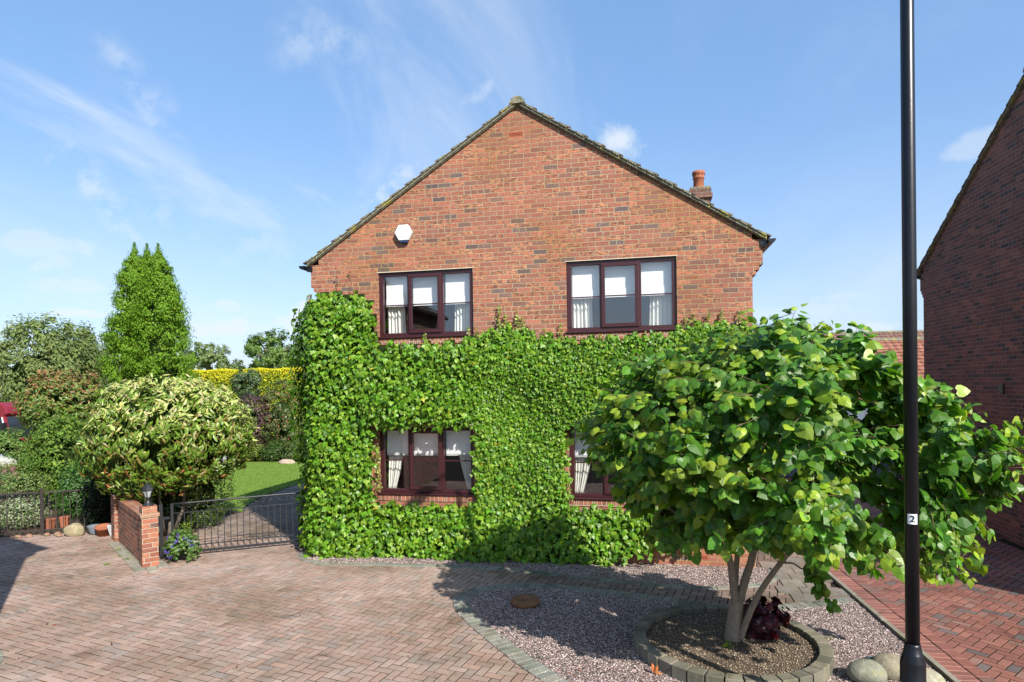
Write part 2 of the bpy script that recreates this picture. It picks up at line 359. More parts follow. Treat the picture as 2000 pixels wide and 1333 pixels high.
M['curtain'] = simple('cream_curtain', (.78, .77, .70), .85, .1)
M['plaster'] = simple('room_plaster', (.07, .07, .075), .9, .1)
M['terracotta'] = simple('terracotta', (.31, .11, .06), .8, .2, nscale=9, namt=.35, bump=.2)
M['greypot'] = simple('glazed_grey', (.16, .19, .22), .35, .5, nscale=8, namt=.35)
M['whitepot'] = simple('weathered_white_pot', (.42, .43, .43), .8, .2, nscale=10, namt=.55, bump=.4)
M['ochre'] = simple('vent_terracotta', (.38, .09, .045), .8, .2)
M['red_paint'] = simple('maroon_paint', (.19, .012, .022), .25, .6)
M['dark_glass'] = simple('dark_glass', (.02, .025, .03), .08, .7)
M['rubber'] = simple('rubber', (.02, .02, .02), .8, .2)
M['chrome'] = simple('bright_metal', (.6, .6, .6), .25, .5, 1)
M['bark'] = simple('smooth_grey_bark', (.27, .215, .155), .85, .2, nscale=19, namt=.55, bump=1, bscale=55)
M['bark_far'] = simple('far_bark', (.16, .13, .10), .9, .1, nscale=4, namt=.4)
M['twig'] = simple('brown_twig', (.16, .10, .065), .8, .2)
M['slabgrey'] = attr_mat('paving_slab', .9, .15, 18, .3, .4, 90, .004, (2.2, (.7, .72, .62)))
M['ivy'] = leaf_mat('ivy_leaf', .38, .36, .30, (1.5, 1.6, .35), .25)
M['katsura'] = leaf_mat('heart_leaf', .38, .38, .38, (1.5, 1.55, .45), .35)
M['leaf'] = leaf_mat('shrub_leaf', .38, .45, .3, (1.4, 1.5, .5), .15)
M['leaf_matt'] = leaf_mat('matt_leaf', .6, .25, .3, (1.4, 1.5, .5), 0)
M['petal'] = leaf_mat('petal', .6, .2, .3, (1.2, 1.2, 1.2), 0)
def m_rock():
    m, n = new_mat('rock'); t = n.new('ShaderNodeTexCoord').outputs['Object']
    a = n.new('ShaderNodeAttribute', attribute_name='col').outputs['Color']
    c = n.mix(1.0, a, n.ramp(n.noise(t, 18, 6, .7), [(.25, .55), (.75, 1.15)]), 'MULTIPLY')
    c = n.mix(n.sstep(n.noise(t, 7, 5, .6), .55, .66), c, (.24, .23, .13))
    n.bsdf(c, .88, n.bump(n.noise(t, 26, 6, .7), .6, .02), .2); return m
M['rock'] = m_rock()
def m_verge():
    m, n = new_mat('lichen_concrete'); t = n.new('ShaderNodeTexCoord').outputs['Object']
    c = n.ramp(n.noise(t, 16, 6, .7), [(.3, (.07, .07, .05)), (.5, (.19, .18, .13)), (.7, (.33, .31, .22))])
    c = n.mix(n.sstep(n.noise(t, 6, 4), .55, .66), c, (.30, .27, .09)); c = n.mix(n.sstep(n.voro(t, 14), .22, .1), c, (.42, .42, .37))
    n.bsdf(c, .95, n.bump(n.noise(t, 45, 5, .7), 1, .02), .1); return m
M['verge'] = m_verge()
def m_tile(name, c1, c2, gauge=.33):
    m, n = new_mat(name); uv = n.new('ShaderNodeUVMap').outputs[0]; s = n.new('ShaderNodeSeparateXYZ'); n.put(s.inputs[0], uv)
    fu = n.m('FRACT', n.m('DIVIDE', s.outputs[0], .3)); hump = n.m('SINE', n.m('MULTIPLY', fu, 3.14159))
    rw = n.m('DIVIDE', s.outputs[1], gauge); fr = n.m('FRACT', rw)
    cm = n.new('ShaderNodeCombineXYZ'); n.put(cm.inputs[0], n.m('FLOOR', n.m('DIVIDE', s.outputs[0], .3))); n.put(cm.inputs[1], n.m('FLOOR', rw))
    wn = n.new('ShaderNodeTexWhiteNoise', noise_dimensions='3D'); n.put(wn.inputs['Vector'], cm.outputs[0])
    c = n.mix(wn.outputs['Value'], c1, c2); c = n.mix(1.0, c, n.ramp(n.noise(uv, 5, 5, .6), [(.3, .7), (.7, 1.1)]), 'MULTIPLY')
    h = n.m('ADD', n.m('MULTIPLY', hump, .6), n.m('MULTIPLY', n.m('SUBTRACT', 1, fr), .8))
    n.bsdf(c, .85, n.bump(h, 1, .05), .2); return m
M['tile'] = m_tile('brown_tile', (.10, .08, .065), (.20, .16, .12))
M['tile_orange'] = m_tile('orange_pantile', (.26, .11, .07), (.34, .15, .10), .3)
M['tile_far'] = m_tile('far_brown_tile', (.17, .09, .07), (.27, .16, .12), .3)
def m_gravel(name, stops, sc=62, soil=False):
    m, n = new_mat(name); uv = n.new('ShaderNodeUVMap').outputs[0]
    wv = n.vm('ADD', uv, n.vm('SCALE', n.noise(uv, 70, 2, out='Color'), scale=.006))
    col = n.voro(wv, sc, out='Color'); d = n.voro(wv, sc); s = n.new('ShaderNodeSeparateColor'); n.put(s.inputs[0], col)
    c = n.ramp(s.outputs[0], stops, 'CONSTANT' if not soil else 'LINEAR')
    c = n.mix(n.sstep(d, .62, .3), (.07, .055, .045), c)
    c = n.mix(1.0, c, n.ramp(n.noise(uv, 1.7, 5, .65), [(.3, .74), (.65, 1.05)]), 'MULTIPLY')
    h = n.m('ADD', n.m('SUBTRACT', 1, d), n.m('MULTIPLY', n.noise(uv, 7, 4), 1.2)); n.bsdf(c, .75, n.bump(h, .9, .012), .3); return m
GR = [(0, (.34, .24, .21)), (.2, (.46, .35, .31)), (.38, (.24, .16, .14)), (.5, (.48, .39, .35)), (.68, (.36, .25, .23)), (.82, (.56, .48, .43)), (.92, (.17, .13, .13))]
M['gravel'] = m_gravel('pink_grey_gravel', GR)
M['pebble'] = attr_mat('pebble', .7, .35)
M['soil'] = m_gravel('gritty_soil', [(0, (.13, .085, .05)), (.5, (.17, .115, .07)), (.8, (.22, .16, .10)), (1, (.42, .33, .22))], 85, True)
M['border_soil'] = simple('dark_soil', (.06, .042, .03), .95, .1, nscale=12, namt=.4, bump=.6)
M['lawn'] = simple('lawn_sheet', (.14, .225, .035), .95, .1, nscale=1.6, namt=.25, bump=.6, bscale=90)
M['ground'] = simple('rough_grass', (.09, .13, .03), .95, .1, nscale=.4, namt=.3)
M['core'] = simple('foliage_shade', (.02, .035, .008), .95, .05, nscale=10, namt=.6, bump=1, bscale=20)  # near-black green: shade inside foliage put into the colour
def m_glass():
    m, n = new_mat('window_glass')
    g = n.new('ShaderNodeBsdfGlossy'); g.inputs['Roughness'].default_value = .01
    t = n.new('ShaderNodeBsdfTransparent'); t.inputs[0].default_value = (.985, .99, .99, 1)
    ge = n.new('ShaderNodeNewGeometry'); dt = n.m('ABSOLUTE', n.vm('DOT_PRODUCT', ge.outputs['Normal'], ge.outputs['Incoming']))
    fres = n.m('ADD', .11, n.m('MULTIPLY', n.m('POWER', n.m('SUBTRACT', 1, dt, clamp=True), 5), .9))
    o = n.new('ShaderNodeTexCoord').outputs['Object']; n.put(g.inputs['Normal'], n.bump(n.noise(o, 1.3, 2), .05, .008))
    x = n.new('ShaderNodeMixShader'); n.put(x.inputs[0], fres); n.l.new(t.outputs[0], x.inputs[1]); n.l.new(g.outputs[0], x.inputs[2]); n.out(x.outputs[0]); return m
M['glass'] = m_glass()

# ------------------------------------------------------------------ plan curves (metres, x right along the front wall, y into the scene)
def smooth_line(p, closed=False, step=6):
    p = np.array(p, float); n = len(p); out = []
    for i in range(n if closed else n - 1):
        a, b, c, d = (p[(i - 1) % n], p[i], p[(i + 1) % n], p[(i + 2) % n]) if closed else (p[max(i - 1, 0)], p[i], p[i + 1], p[min(i + 2, n - 1)])
        for t in np.arange(step) / step:
            out.append(.5 * ((2 * b) + (-a + c) * t + (2 * a - 5 * b + 4 * c - d) * t * t + (-a + 3 * b - 3 * c + d) * t ** 3))
    if not closed: out.append(p[-1])
    return np.array(out)
def inside(P, poly):
    x, y = P[:, 0], P[:, 1]; r = np.zeros(len(P), bool); n = len(poly)
    for i in range(n):
        x0, y0 = poly[i]; x1, y1 = poly[(i + 1) % n]
        c = ((y0 > y) != (y1 > y)); xi = (x1 - x0) * (y - y0) / ((y1 - y0) if y1 != y0 else 1e-9) + x0
        r ^= c & (x < xi)
    return r
island_line = smooth_line([(1.7, 3.3), (.5, 4.35), (-.25, 5.1), (-.93, 5.81), (-1.32, 6.22), (-1.97, 7.01), (-2.36, 7.6), (-2.44, 8.08), (-2.1, 8.5), (-1.38, 8.70), (-.02, 8.47), (1.05, 8.22), (1.9, 8.42), (2.62, 8.78)])
kerb0, kerb1 = np.array([2.60, 10.6]), np.array([2.98, 3.2])
island = np.vstack([island_line, [(2.68, 8.85), (2.97, 3.3)]])
strip_line = smooth_line([(-5.62, 9.80), (-5.52, 9.45), (-5.05, 9.22), (-4.2, 9.28), (-3.14, 9.36), (-1.98, 9.34), (-.53, 9.05), (.4, 8.93), (1.16, 8.98), (1.72, 9.3), (1.86, 9.9)])
strip = np.vstack([strip_line, [(1.86, 9.95), (-5.6, 9.95)]])
lawn_line = smooth_line([(-9.0, 12.75), (-9.35, 13.3), (-9.75, 14.5), (-9.9, 15.5), (-9.98, 17.3), (-9.7, 19.5), (-9.2, 22)])
lawn_poly = np.vstack([lawn_line, [(-9.2, 21.9), (-13, 21.7), (-18, 21.2), (-17.5, 16), (-13, 13.6), (-10.5, 12.9)]])
soil_poly = np.array([(-7.72, 9.0), (-8.1, 9.6), (-8.75, 10.8), (-9.2, 12.0), (-9.0, 12.8), (-10.5, 13), (-13, 13.7), (-17.6, 16.1), (-18, 21.3), (-21, 21), (-21, 10), (-16, 8.6), (-12.6, 9.75), (-11.6, 10.28), (-10.9, 10.45), (-10.2, 10.55), (-9.0, 9.75)])
wallA, wallB = np.array([-7.86, 8.70]), np.array([-9.62, 10.04])
flags_poly = np.array([(-9.85, 9.78), (-9.45, 10.05), (-8.0, 8.95), (-7.35, 8.62), (-7.4, 8.28), (-7.75, 8.2)])

# ------------------------------------------------------------------ ground and paving
def sheet(name, poly, z, mat, kind='structure'):
    mb = MB(); mb.add([(p[0], p[1], z) for p in poly], [list(range(len(poly)))])
    o = mb.build(name, mat); 
    if o.data.polygons[0].normal.z < 0: o.data.flip_normals()
    o['kind'] = kind; return o
sheet('ground', [(-400, -200), (400, -200), (400, 600), (-400, 600)], -.03, M['ground'])
sheet('driveway_base', [(-14, -6), (2.62, -6), (2.62, 24), (-14, 24)], -.0045, M['joint'])
sheet('road', [(-60, -20), (60, -20), (60, -6.1), (-60, -6.1)], -.008, simple('asphalt', (.05, .05, .052), .9, .2, nscale=40, namt=.3))
sheet('neighbour_drive_base', [(2.624, -1), (14, -1), (14, 24), (2.624, 24)], -.0045, M['joint'])
def pavers(name, ang, box, keep, cols, mat, Ln=.196, Wd=.098, gap=.0058, ch=.0018):
    ca, sa = math.cos(ang), math.sin(ang); cx, cy = (box[0] + box[1]) / 2, (box[2] + box[3]) / 2
    rad = math.hypot(box[1] - box[0], box[3] - box[2]) / 2; n = int(rad / Wd) + 2
    I, J = np.meshgrid(np.arange(-n, n), np.arange(-n, n)); I = I.ravel(); J = J.ravel(); d = (I - J) % 4
    h = d == 0; v = d == 3
    c = np.concatenate([np.stack([(I[h] + 1) * Wd, (J[h] + .5) * Wd], 1), np.stack([(I[v] + .5) * Wd, (J[v] + 1) * Wd], 1)])
    hx = np.concatenate([np.full(h.sum(), Ln / 2), np.full(v.sum(), Wd / 2)]) - gap; hy = np.concatenate([np.full(h.sum(), Wd / 2), np.full(v.sum(), Ln / 2)]) - gap
    W = np.stack([cx + c[:, 0] * ca - c[:, 1] * sa, cy + c[:, 0] * sa + c[:, 1] * ca], 1)
    k = (W[:, 0] > box[0]) & (W[:, 0] < box[1]) & (W[:, 1] > box[2]) & (W[:, 1] < box[3]); k &= keep(W)
    c, hx, hy = c[k], hx[k], hy[k]; n = len(c)
    jit = rs.uniform(-.0012, .0012, (n, 2)); c = c + jit
    sg = np.array([(-1, -1), (1, -1), (1, 1), (-1, 1)])
    lo = np.stack([c[:, None, 0] + sg[None, :, 0] * hx[:, None], c[:, None, 1] + sg[None, :, 1] * hy[:, None]], 2)
    hi = np.stack([c[:, None, 0] + sg[None, :, 0] * (hx[:, None] - ch), c[:, None, 1] + sg[None, :, 1] * (hy[:, None] - ch)], 2)
    P2 = np.concatenate([lo, hi], 1); z = np.zeros((n, 8)); z[:, :4] = -.0035
    z[:, 4:] = rs.uniform(-.0015, .0012, (n, 1)) + rs.uniform(-.0008, .0008, (n, 4))
    V = np.stack([cx + P2[..., 0] * ca - P2[..., 1] * sa, cy + P2[..., 0] * sa + P2[..., 1] * ca, z], 2).reshape(-1, 3)
    tf = np.array([(4, 5, 6, 7), (0, 1, 5, 4), (1, 2, 6, 5), (2, 3, 7, 6), (3, 0, 4, 7)])
    Fc = (tf[None] + (np.arange(n) * 8)[:, None, None]).reshape(-1, 4)
    o = np_mesh(name, V, [Fc], mat, col=np.repeat(cols(n, W[k]), 5, axis=0)); o['kind'] = 'structure'; return o
def pick(n, cs, pr, var=.1):
    cs = np.array(cs); i = rs.choice(len(cs), n, p=np.array(pr) / sum(pr)); return cs[i] * (1 + rs.uniform(-var, var, (n, 1)))
def keep_main(W):
    k = W[:, 0] < 2.55
    ic = island.mean(0); isl = inside(W, ic + (island - ic) * .93); sc0 = np.array([-1.9, 9.95]); st = inside(W, sc0 + (strip - sc0) * np.array([.985, .75])); k &= ~isl & ~st & ~inside(W, lawn_poly) & ~inside(W, soil_poly)
    k &= ~((W[:, 0] > -5.4) & (W[:, 0] < 1.65) & (W[:, 1] > 9.95))
    k &= (W[:, 1] < 10.7) | (W[:, 0] > -10.4)
    k &= (W[:, 1] < 8.85 + .001) | (W[:, 0] < 3)
    return k
def cols_main(n, W):
    c = pick(n, [(.415, .30, .24), (.44, .325, .265), (.39, .285, .23), (.375, .295, .245), (.425, .285, .225), (.35, .285, .245)], [4, 4, 3, 1.6, 2.2, .8])
    dk = (W[:, 1] > 8.3) & (W[:, 0] > -1.6)       # the path by the house is a browner clay
    c[dk] = pick(n, [(.27, .19, .155), (.31, .225, .18), (.24, .18, .15)], [1, 1, 1])[dk]
    bk = W[:, 1] > 10.6; c[bk] = pick(n, [(.27, .205, .165), (.31, .24, .19), (.22, .175, .15)], [1, 1, 1])[bk]
    return c
pavers('driveway', R(-11.6), (-13.6, 2.6, 2.2, 21.5), keep_main, cols_main, M['paver'])
kd = unit((kerb1 - kerb0)[None])[0]; kn = np.array([-kd[1], kd[0]])            # pointing right (+x)
if kn[0] < 0: kn = -kn
def keep_right(W): return ((W - kerb0) @ kn > .42) & (W[:, 0] < 6.12 + .02 * (15 - W[:, 1])) | ((W[:, 1] < 7.7) & ((W - kerb0) @ kn > .42))
pavers('neighbour_driveway', R(45 + 3), (2.7, 10.5, 3.0, 20), keep_right, lambda n, W: pick(n, [(.28, .115, .08), (.31, .135, .095), (.25, .105, .075), (.22, .13, .10), (.15, .12, .105), (.29, .16, .12)], [4, 4, 3, 1.5, 1.3, 1.5], .12), M['paver_red'])
def blocks(name, line, depth, width, side, z, cols, mat, gap=.005, hgt=.03, kind='structure', rnd=.004, lines=1):
    """setts laid side by side along a line, their long axis across it"""
    line = np.array(line); seg = np.linalg.norm(np.diff(line, axis=0), axis=1); s = np.concatenate([[0], np.cumsum(seg)])
    mb = MB(); n = int(s[-1] / width)
    for k in range(n):
        q = []
        for t in (k * width + gap, (k + 1) * width - gap):
            x, y = np.interp(t, s, line[:, 0]), np.interp(t, s, line[:, 1]); x2, y2 = np.interp(t + .02, s, line[:, 0]), np.interp(t + .02, s, line[:, 1])
            x1, y1 = np.interp(t - .02, s, line[:, 0]), np.interp(t - .02, s, line[:, 1]); tg = np.array([x2 - x1, y2 - y1]); tg /= max(np.linalg.norm(tg), 1e-6)
            nr = np.array([-tg[1], tg[0]]) * side; q.append((np.array([x, y]), nr))
        (a, na), (b, nb) = q; j = rs.uniform(-rnd, rnd); zz_ = z + rs.uniform(-.0015, .0015)
        lo = [a + na * j, b + nb * j, b + nb * (depth + j), a + na * (depth + j)]; ctr = sum(lo) / 4
        hi = [p + (ctr - p) / np.linalg.norm(ctr - p) * .008 for p in lo]
        mb.cc = tuple(cols[rs.randint(len(cols))] * np.array(1 + rs.uniform(-.12, .12)))
        V = [(p[0], p[1], zz_ - hgt) for p in lo] + [(p[0], p[1], zz_ - .005) for p in lo] + [(p[0], p[1], zz_) for p in hi]
        fs = [(8, 9, 10, 11), (4, 5, 9, 8), (5, 6, 10, 9), (6, 7, 11, 10), (7, 4, 8, 11), (0, 1, 5, 4), (1, 2, 6, 5), (2, 3, 7, 6), (3, 0, 4, 7)]
        if side < 0: fs = [f[::-1] for f in fs]
        mb.add(V, fs)
    o = mb.build(name, mat)
    if kind: o['kind'] = kind
    return o
SETT = [np.array(c) for c in [(.27, .27, .22), (.31, .30, .25), (.23, .235, .20), (.29, .27, .22)]]
sheet('gravel_island', island, .006, M['gravel'])
sheet('gravel_strip', strip, .006, M['gravel'])
blocks('island_edging', island_line, .2, .105, -1, .014, SETT, M['sett'])
blocks('strip_edging', strip_line, .12, .2, -1, .012, SETT, M['sett'])
blocks('kerb', [kerb0, kerb1], .055, .9, 1, .04, [np.array((.33, .30, .24))], M['sett'], gap=.004, hgt=.09)
p0 = kerb0 + kn * .075; p1 = kerb1 + kn * .075
blocks('drive_border', [p0, p1], .21, .1, 1, .002, [np.array((.30, .12, .085)), np.array((.33, .14, .10)), np.array((.26, .11, .08))], M['paver_red'], gap=.003)
p0 = kerb0 + kn * .295; p1 = kerb1 + kn * .295
blocks('drive_border_inner', [p0, p1], .14, .2, 1, .002, [np.array((.30, .12, .085)), np.array((.27, .11, .08)), np.array((.22, .12, .09))], M['paver_red'], gap=.003)
# grey flags by the garden wall, and by the kerb
def flags(name, poly, w_, l_, ang, cols, mat):
    c = np.array(poly).mean(0); mb = MB(); ca, sa = math.cos(ang), math.sin(ang)
    for i in range(-12, 13):
        for j in range(-12, 13):
            u, v = i * l_ + (j % 2) * l_ * .4, j * w_; x, y = c[0] + u * ca - v * sa, c[1] + u * sa + v * ca
            if not inside(np.array([(x, y)]), poly)[0]: continue
            mb.cc = tuple(cols[rs.randint(len(cols))] * (1 + rs.uniform(-.08, .08))); hl, hw = l_ / 2 - .006, w_ / 2 - .006
            q = [(x + a * ca - b * sa, y + a * sa + b * ca) for a, b in ((-hl, -hw), (hl, -hw), (hl, hw), (-hl, hw))]
            mb.add([(*p, -.02) for p in q] + [(*p, .012) for p in q], [(4, 5, 6, 7), (0, 1, 5, 4), (1, 2, 6, 5), (2, 3, 7, 6), (3, 0, 4, 7)])
    o = mb.build(name, mat); o['kind'] = 'structure'; return o
flags('wall_foot_paving', flags_poly, .16, .42, math.atan2(1.82, -2.4), [np.array((.36, .33, .27)), np.array((.32, .30, .25))], M['slabgrey'])
blocks('paving_circle_edge', [(-7.36 + .8 * math.cos(a), 4.62 + .8 * math.sin(a)) for a in np.linspace(-.8, 2.2, 40)], .2, .105, -1, .012, SETT, M['sett'])
flags('path_slabs', np.array([(1.95, 8.5), (2.58, 8.8), (2.52, 10.5), (1.95, 10.4)]), .3, .3, R(0), [np.array((.27, .23, .19)), np.array((.24, .21, .18))], M['slabgrey'])
sheet('flower_bed', soil_poly, .004, M['border_soil'])
sheet('back_flower_bed', [(-22, 21.0), (-13, 21.65), (-8.5, 21.9), (-8.5, 29), (-26, 29)], .004, M['border_soil'])
sheet('lawn', lawn_poly, .012, M['lawn'])
# grass blades
def scatter_poly(poly, n):
    poly = np.array(poly); a, b = poly.min(0), poly.max(0); P = rs.uniform(a, b, (int(n * 2.5), 2)); P = P[inside(P, poly)][:n]; return P
Pg = scatter_poly(lawn_poly, 26000); Pg = np.column_stack([Pg, np.full(len(Pg), .01)]); n = len(Pg)
T = np.column_stack([rs.normal(0, .45, n), rs.normal(0, .45, n), np.ones(n)]); Nn = np.column_stack([rs.normal(0, 1, n), rs.normal(0, 1, n), np.full(n, .2)])
g = leaves('lawn_grass', Pg, Nn, T, rs.uniform(.03, .055, n), (BLADE[0] * np.array([3, 1, 1]), BLADE[1]), pal(n, (.155, .245, .04), .25, [(.24, .27, .08)], .12), M['leaf_matt']); tag(g, 'short mown green grass of the lawn beyond the gate', 'grass', kind='stuff')
# pebbles
def pebbles(name, poly, n, label, size=(.005, .011), z=.008, stops=None, excl=None):
    P = scatter_poly(poly, n)
    if excl is not None: P = P[np.linalg.norm(P - excl[0], axis=1) > excl[1]]
    n = len(P); O = np.array([(1, 0, 0), (0, 1, 0), (-1, 0, 0), (0, -1, 0), (0, 0, .7), (0, 0, -.5)]); Ff = np.array([(0, 1, 4), (1, 2, 4), (2, 3, 4), (3, 0, 4)])
    a = rs.uniform(0, 6.28, n); s = rs.uniform(*size, n); e = rs.uniform(.6, 1.5, n)
    x = O[None, :, 0] * s[:, None] * e[:, None]; y = O[None, :, 1] * s[:, None]; tz = rs.uniform(-.5, .5, (n, 1))
    V = np.stack([P[:, :1] + x * np.cos(a)[:, None] - y * np.sin(a)[:, None], P[:, 1:] + x * np.sin(a)[:, None] + y * np.cos(a)[:, None], z + O[None, :, 2] * s[:, None] + tz * x], 2)
    st = stops or [c for _, c in GR]
    o = np_mesh(name, V.reshape(-1, 3), [(Ff[None] + (np.arange(n) * 6)[:, None, None]).reshape(-1, 3)], M['pebble'], col=np.repeat(pick(n, st, [1] * len(st), .15), 4, axis=0))
    return tag(o, label, 'gravel', kind='stuff')
BEDC = np.array([.90, 6.86])
pebbles('gravel_stones', island, 34000, 'loose pink and grey gravel on the island round the tree bed', excl=(BEDC, .98))
pebbles('gravel_stones', strip, 9000, 'loose pink gravel strip along the foot of the ivy-clad house')
pebbles('soil_grit', [(BEDC[0] + .84 * math.cos(a), BEDC[1] + .84 * math.sin(a)) for a in np.arange(0, 6.28, .3)], 5000, 'gritty brown soil crumbs inside the round tree bed', (.003, .009), .082, [(.16, .11, .07), (.22, .16, .1), (.12, .08, .05), (.45, .37, .26), (.3, .22, .14)])
# leaf litter and weeds scattered on paving
Pl = np.vstack([scatter_poly([(-13, 4), (-1.5, 4.5), (-3, 8.8), (-10.5, 10)], 210), scatter_poly(island, 110), scatter_poly(strip, 160), scatter_poly([(-11.5, 9.8), (-9.4, 9.7), (-9.4, 10.4), (-11.4, 10.4)], 70)])
n = len(Pl); Pl = np.column_stack([Pl, np.full(n, .016)])
o = leaves('leaf_litter', Pl, np.column_stack([rs.normal(0, .3, (n, 2)), np.ones(n)]), rs.normal(0, 1, (n, 3)), rs.uniform(.02, .05, n), OVAL, pal(n, (.20, .09, .04), .4, [(.3, .06, .03), (.12, .13, .03), (.35, .2, .07)], .5), M['leaf_matt'])
tag(o, 'dry brown fallen leaves and petals scattered over the paving', 'leaf litter', kind='stuff')

# ------------------------------------------------------------------ houses
def cells(mb, x0, x1, z0, z1, y, holes, th=.25):
    xs = sorted({x0, x1, *[h[0] for h in holes], *[h[1] for h in holes]}); zs = sorted({z0, z1, *[h[2] for h in holes], *[h[3] for h in holes]})
    for i in range(len(xs) - 1):
        for j in range(len(zs) - 1):
            cx, cz = (xs[i] + xs[i + 1]) / 2, (zs[j] + zs[j + 1]) / 2
            if any(h[0] < cx < h[1] and h[2] < cz < h[3] for h in holes): continue
            mb.quad((xs[i], y, zs[j]), (xs[i + 1], y, zs[j]), (xs[i + 1], y, zs[j + 1]), (xs[i], y, zs[j + 1]))
            mb.quad((xs[i + 1], y + th, zs[j]), (xs[i], y + th, zs[j]), (xs[i], y + th, zs[j + 1]), (xs[i + 1], y + th, zs[j + 1]))
    for a, b, c, d in holes:
        mb.quad((a, y, c), (b, y, c), (b, y + th, c), (a, y + th, c)); mb.quad((b, y, d), (a, y, d), (a, y + th, d), (b, y + th, d))
        mb.quad((a, y, d), (a, y, c), (a, y + th, c), (a, y + th, d)); mb.quad((b, y, c), (b, y, d), (b, y + th, d), (b, y + th, c))
def gable_house(name, loc, rz, half, depth, eave, ridge, brick, tile, holes=(), corbel=.15, courses=14, oh=.07, verge_mat='verge', ov=.22):
    """front gable in the local plane y=0, ridge running back along +y; local x=0 under the ridge"""
    root = empty(name, loc, rz)
    h = half; slope = (ridge - eave) / (h + ov); zw = eave - .13
    mb = MB(); cells(mb, -h, h, 0, zw, 0, holes)
    hc = h + corbel
    top = lambda x: ridge - .05 - slope * abs(x)
    mb.add([(-h, 0, zw), (h, 0, zw), (h, 0, top(h)), (0, 0, top(0)), (-h, 0, top(h))], [(0, 1, 2, 3, 4)])
    mb.add([(-h, depth, 0), (h, depth, 0), (h, depth, top(h)), (0, depth, top(0)), (-h, depth, top(h))], [(4, 3, 2, 1, 0)])
    mb.quad((h, 0, 0), (h, depth, 0), (h, depth, top(h)), (h, 0, top(h))); mb.quad((-h, depth, 0), (-h, 0, 0), (-h, 0, top(h)), (-h, depth, top(h)))
    for sg in (-1, 1):
        for k in range(3):   # corbelled kneeler bricks
            a = corbel * (k + 1) / 3; z0 = zw - .42 + .075 * k; z1 = z0 + .075 if k < 2 else top(hc) - .012
            x0, x1 = sorted((sg * h, sg * (h + a))); mb.box(x0, x1, 0, .30, z0, z1)
    mb.build('wall', brick, root)
    rf = MB(); th = .022; sl = math.hypot(1, slope); L = (h + ov) * sl; g = L / courses; ux, uz = 1 / sl, -slope / sl
    for sg in (-1, 1):
        for k in range(courses):
            s0, s1 = k * g, (k + 1) * g + .03
            pts = []
            for s_, off in ((s0, .0), (s1, .042), (s1, .042 - th), (s0, -.01)):
                # off = height above the roof plane
                pts.append((sg * (s_ * ux + off * slope / sl), ridge + s_ * uz + off / sl))
            if sg > 0: pts = pts[::-1]
            rf.prism(pts, 'y', -oh, depth + oh)
    roof = rf.build('roof', tile, root)
    rd = MB()
    for k in range(int((depth + 2 * oh) / .45)):
        y0 = -oh - .015 + k * .45; rdp = [(.13 * math.cos(a), ridge - .045 + .115 * math.sin(a)) for a in np.linspace(0, math.pi, 9)]; rd.prism(rdp[::-1], 'y', y0, y0 + .446)
    rd.build('ridge_tiles', M[verge_mat], roof)
    vg = MB()
    for sg in (-1, 1):
        x1 = h + ov - .02
        def strip_(o0, o1, y0, y1, xa=.0, xb=x1):
            p = [(sg * xa, ridge - slope * xa + o0), (sg * xb, ridge - slope * xb + o0), (sg * xb, ridge - slope * xb + o1), (sg * xa, ridge - slope * xa + o1)]
            if sg < 0: p = p[::-1]
            vg.prism(p, 'y', y0, y1)
        strip_(-.045, -.002, -oh + .012, .02); strip_(-.06, -.046, -oh + .03, .02)
        n_ = courses * 2          # ragged mortar fillets under each tile end
        for k in range(n_):
            a = (k + .1) / n_ * x1; b = (k + .95) / n_ * x1; q = k % 2
            strip_(-.004, .006 + .020 * q + rs.uniform(0, .006), -oh - .004 - rs.uniform(0, .006), .02, a, b)
    vg.build('verge', M[verge_mat], root)
    for sg in (-1, 1):
        gt = MB(); xe = sg * (h + ov + .045); ze = ridge - slope * (h + ov) - .035
        pr = [(xe + .058 * math.cos(a), ze + .06 * math.sin(a)) for a in np.linspace(math.pi, 2 * math.pi, 8)] ; gt.prism(pr, 'y', -oh - .03, depth)
        gt.box(xe - sg * .10 - .05, xe - sg * .10 + .05, -.02, .03, ze - .09, ze + .0)
        gt.build('gutter', M['blackpipe'], root)
    return root, slope
HX, HY, HH = -1.872, 9.934, 3.575
WIN = [(-4.345, -2.672, 3.66, 4.787), (-1.122, .593, 3.65, 4.803), (-4.375, -2.70, 1.005, 2.15), (-1.113, .60, .99, 2.15)]
hol = [(a - HX, b - HX, c, d) for a, b, c, d in WIN]
house, slp = gable_house('brick_house', (HX, HY, 0), 0, HH, 9.6, 5.0, 7.43, M['brick'], M['tile'], hol)
tag(house, 'orange-red brick house gable with four mahogany windows, lower half covered in ivy', 'house')
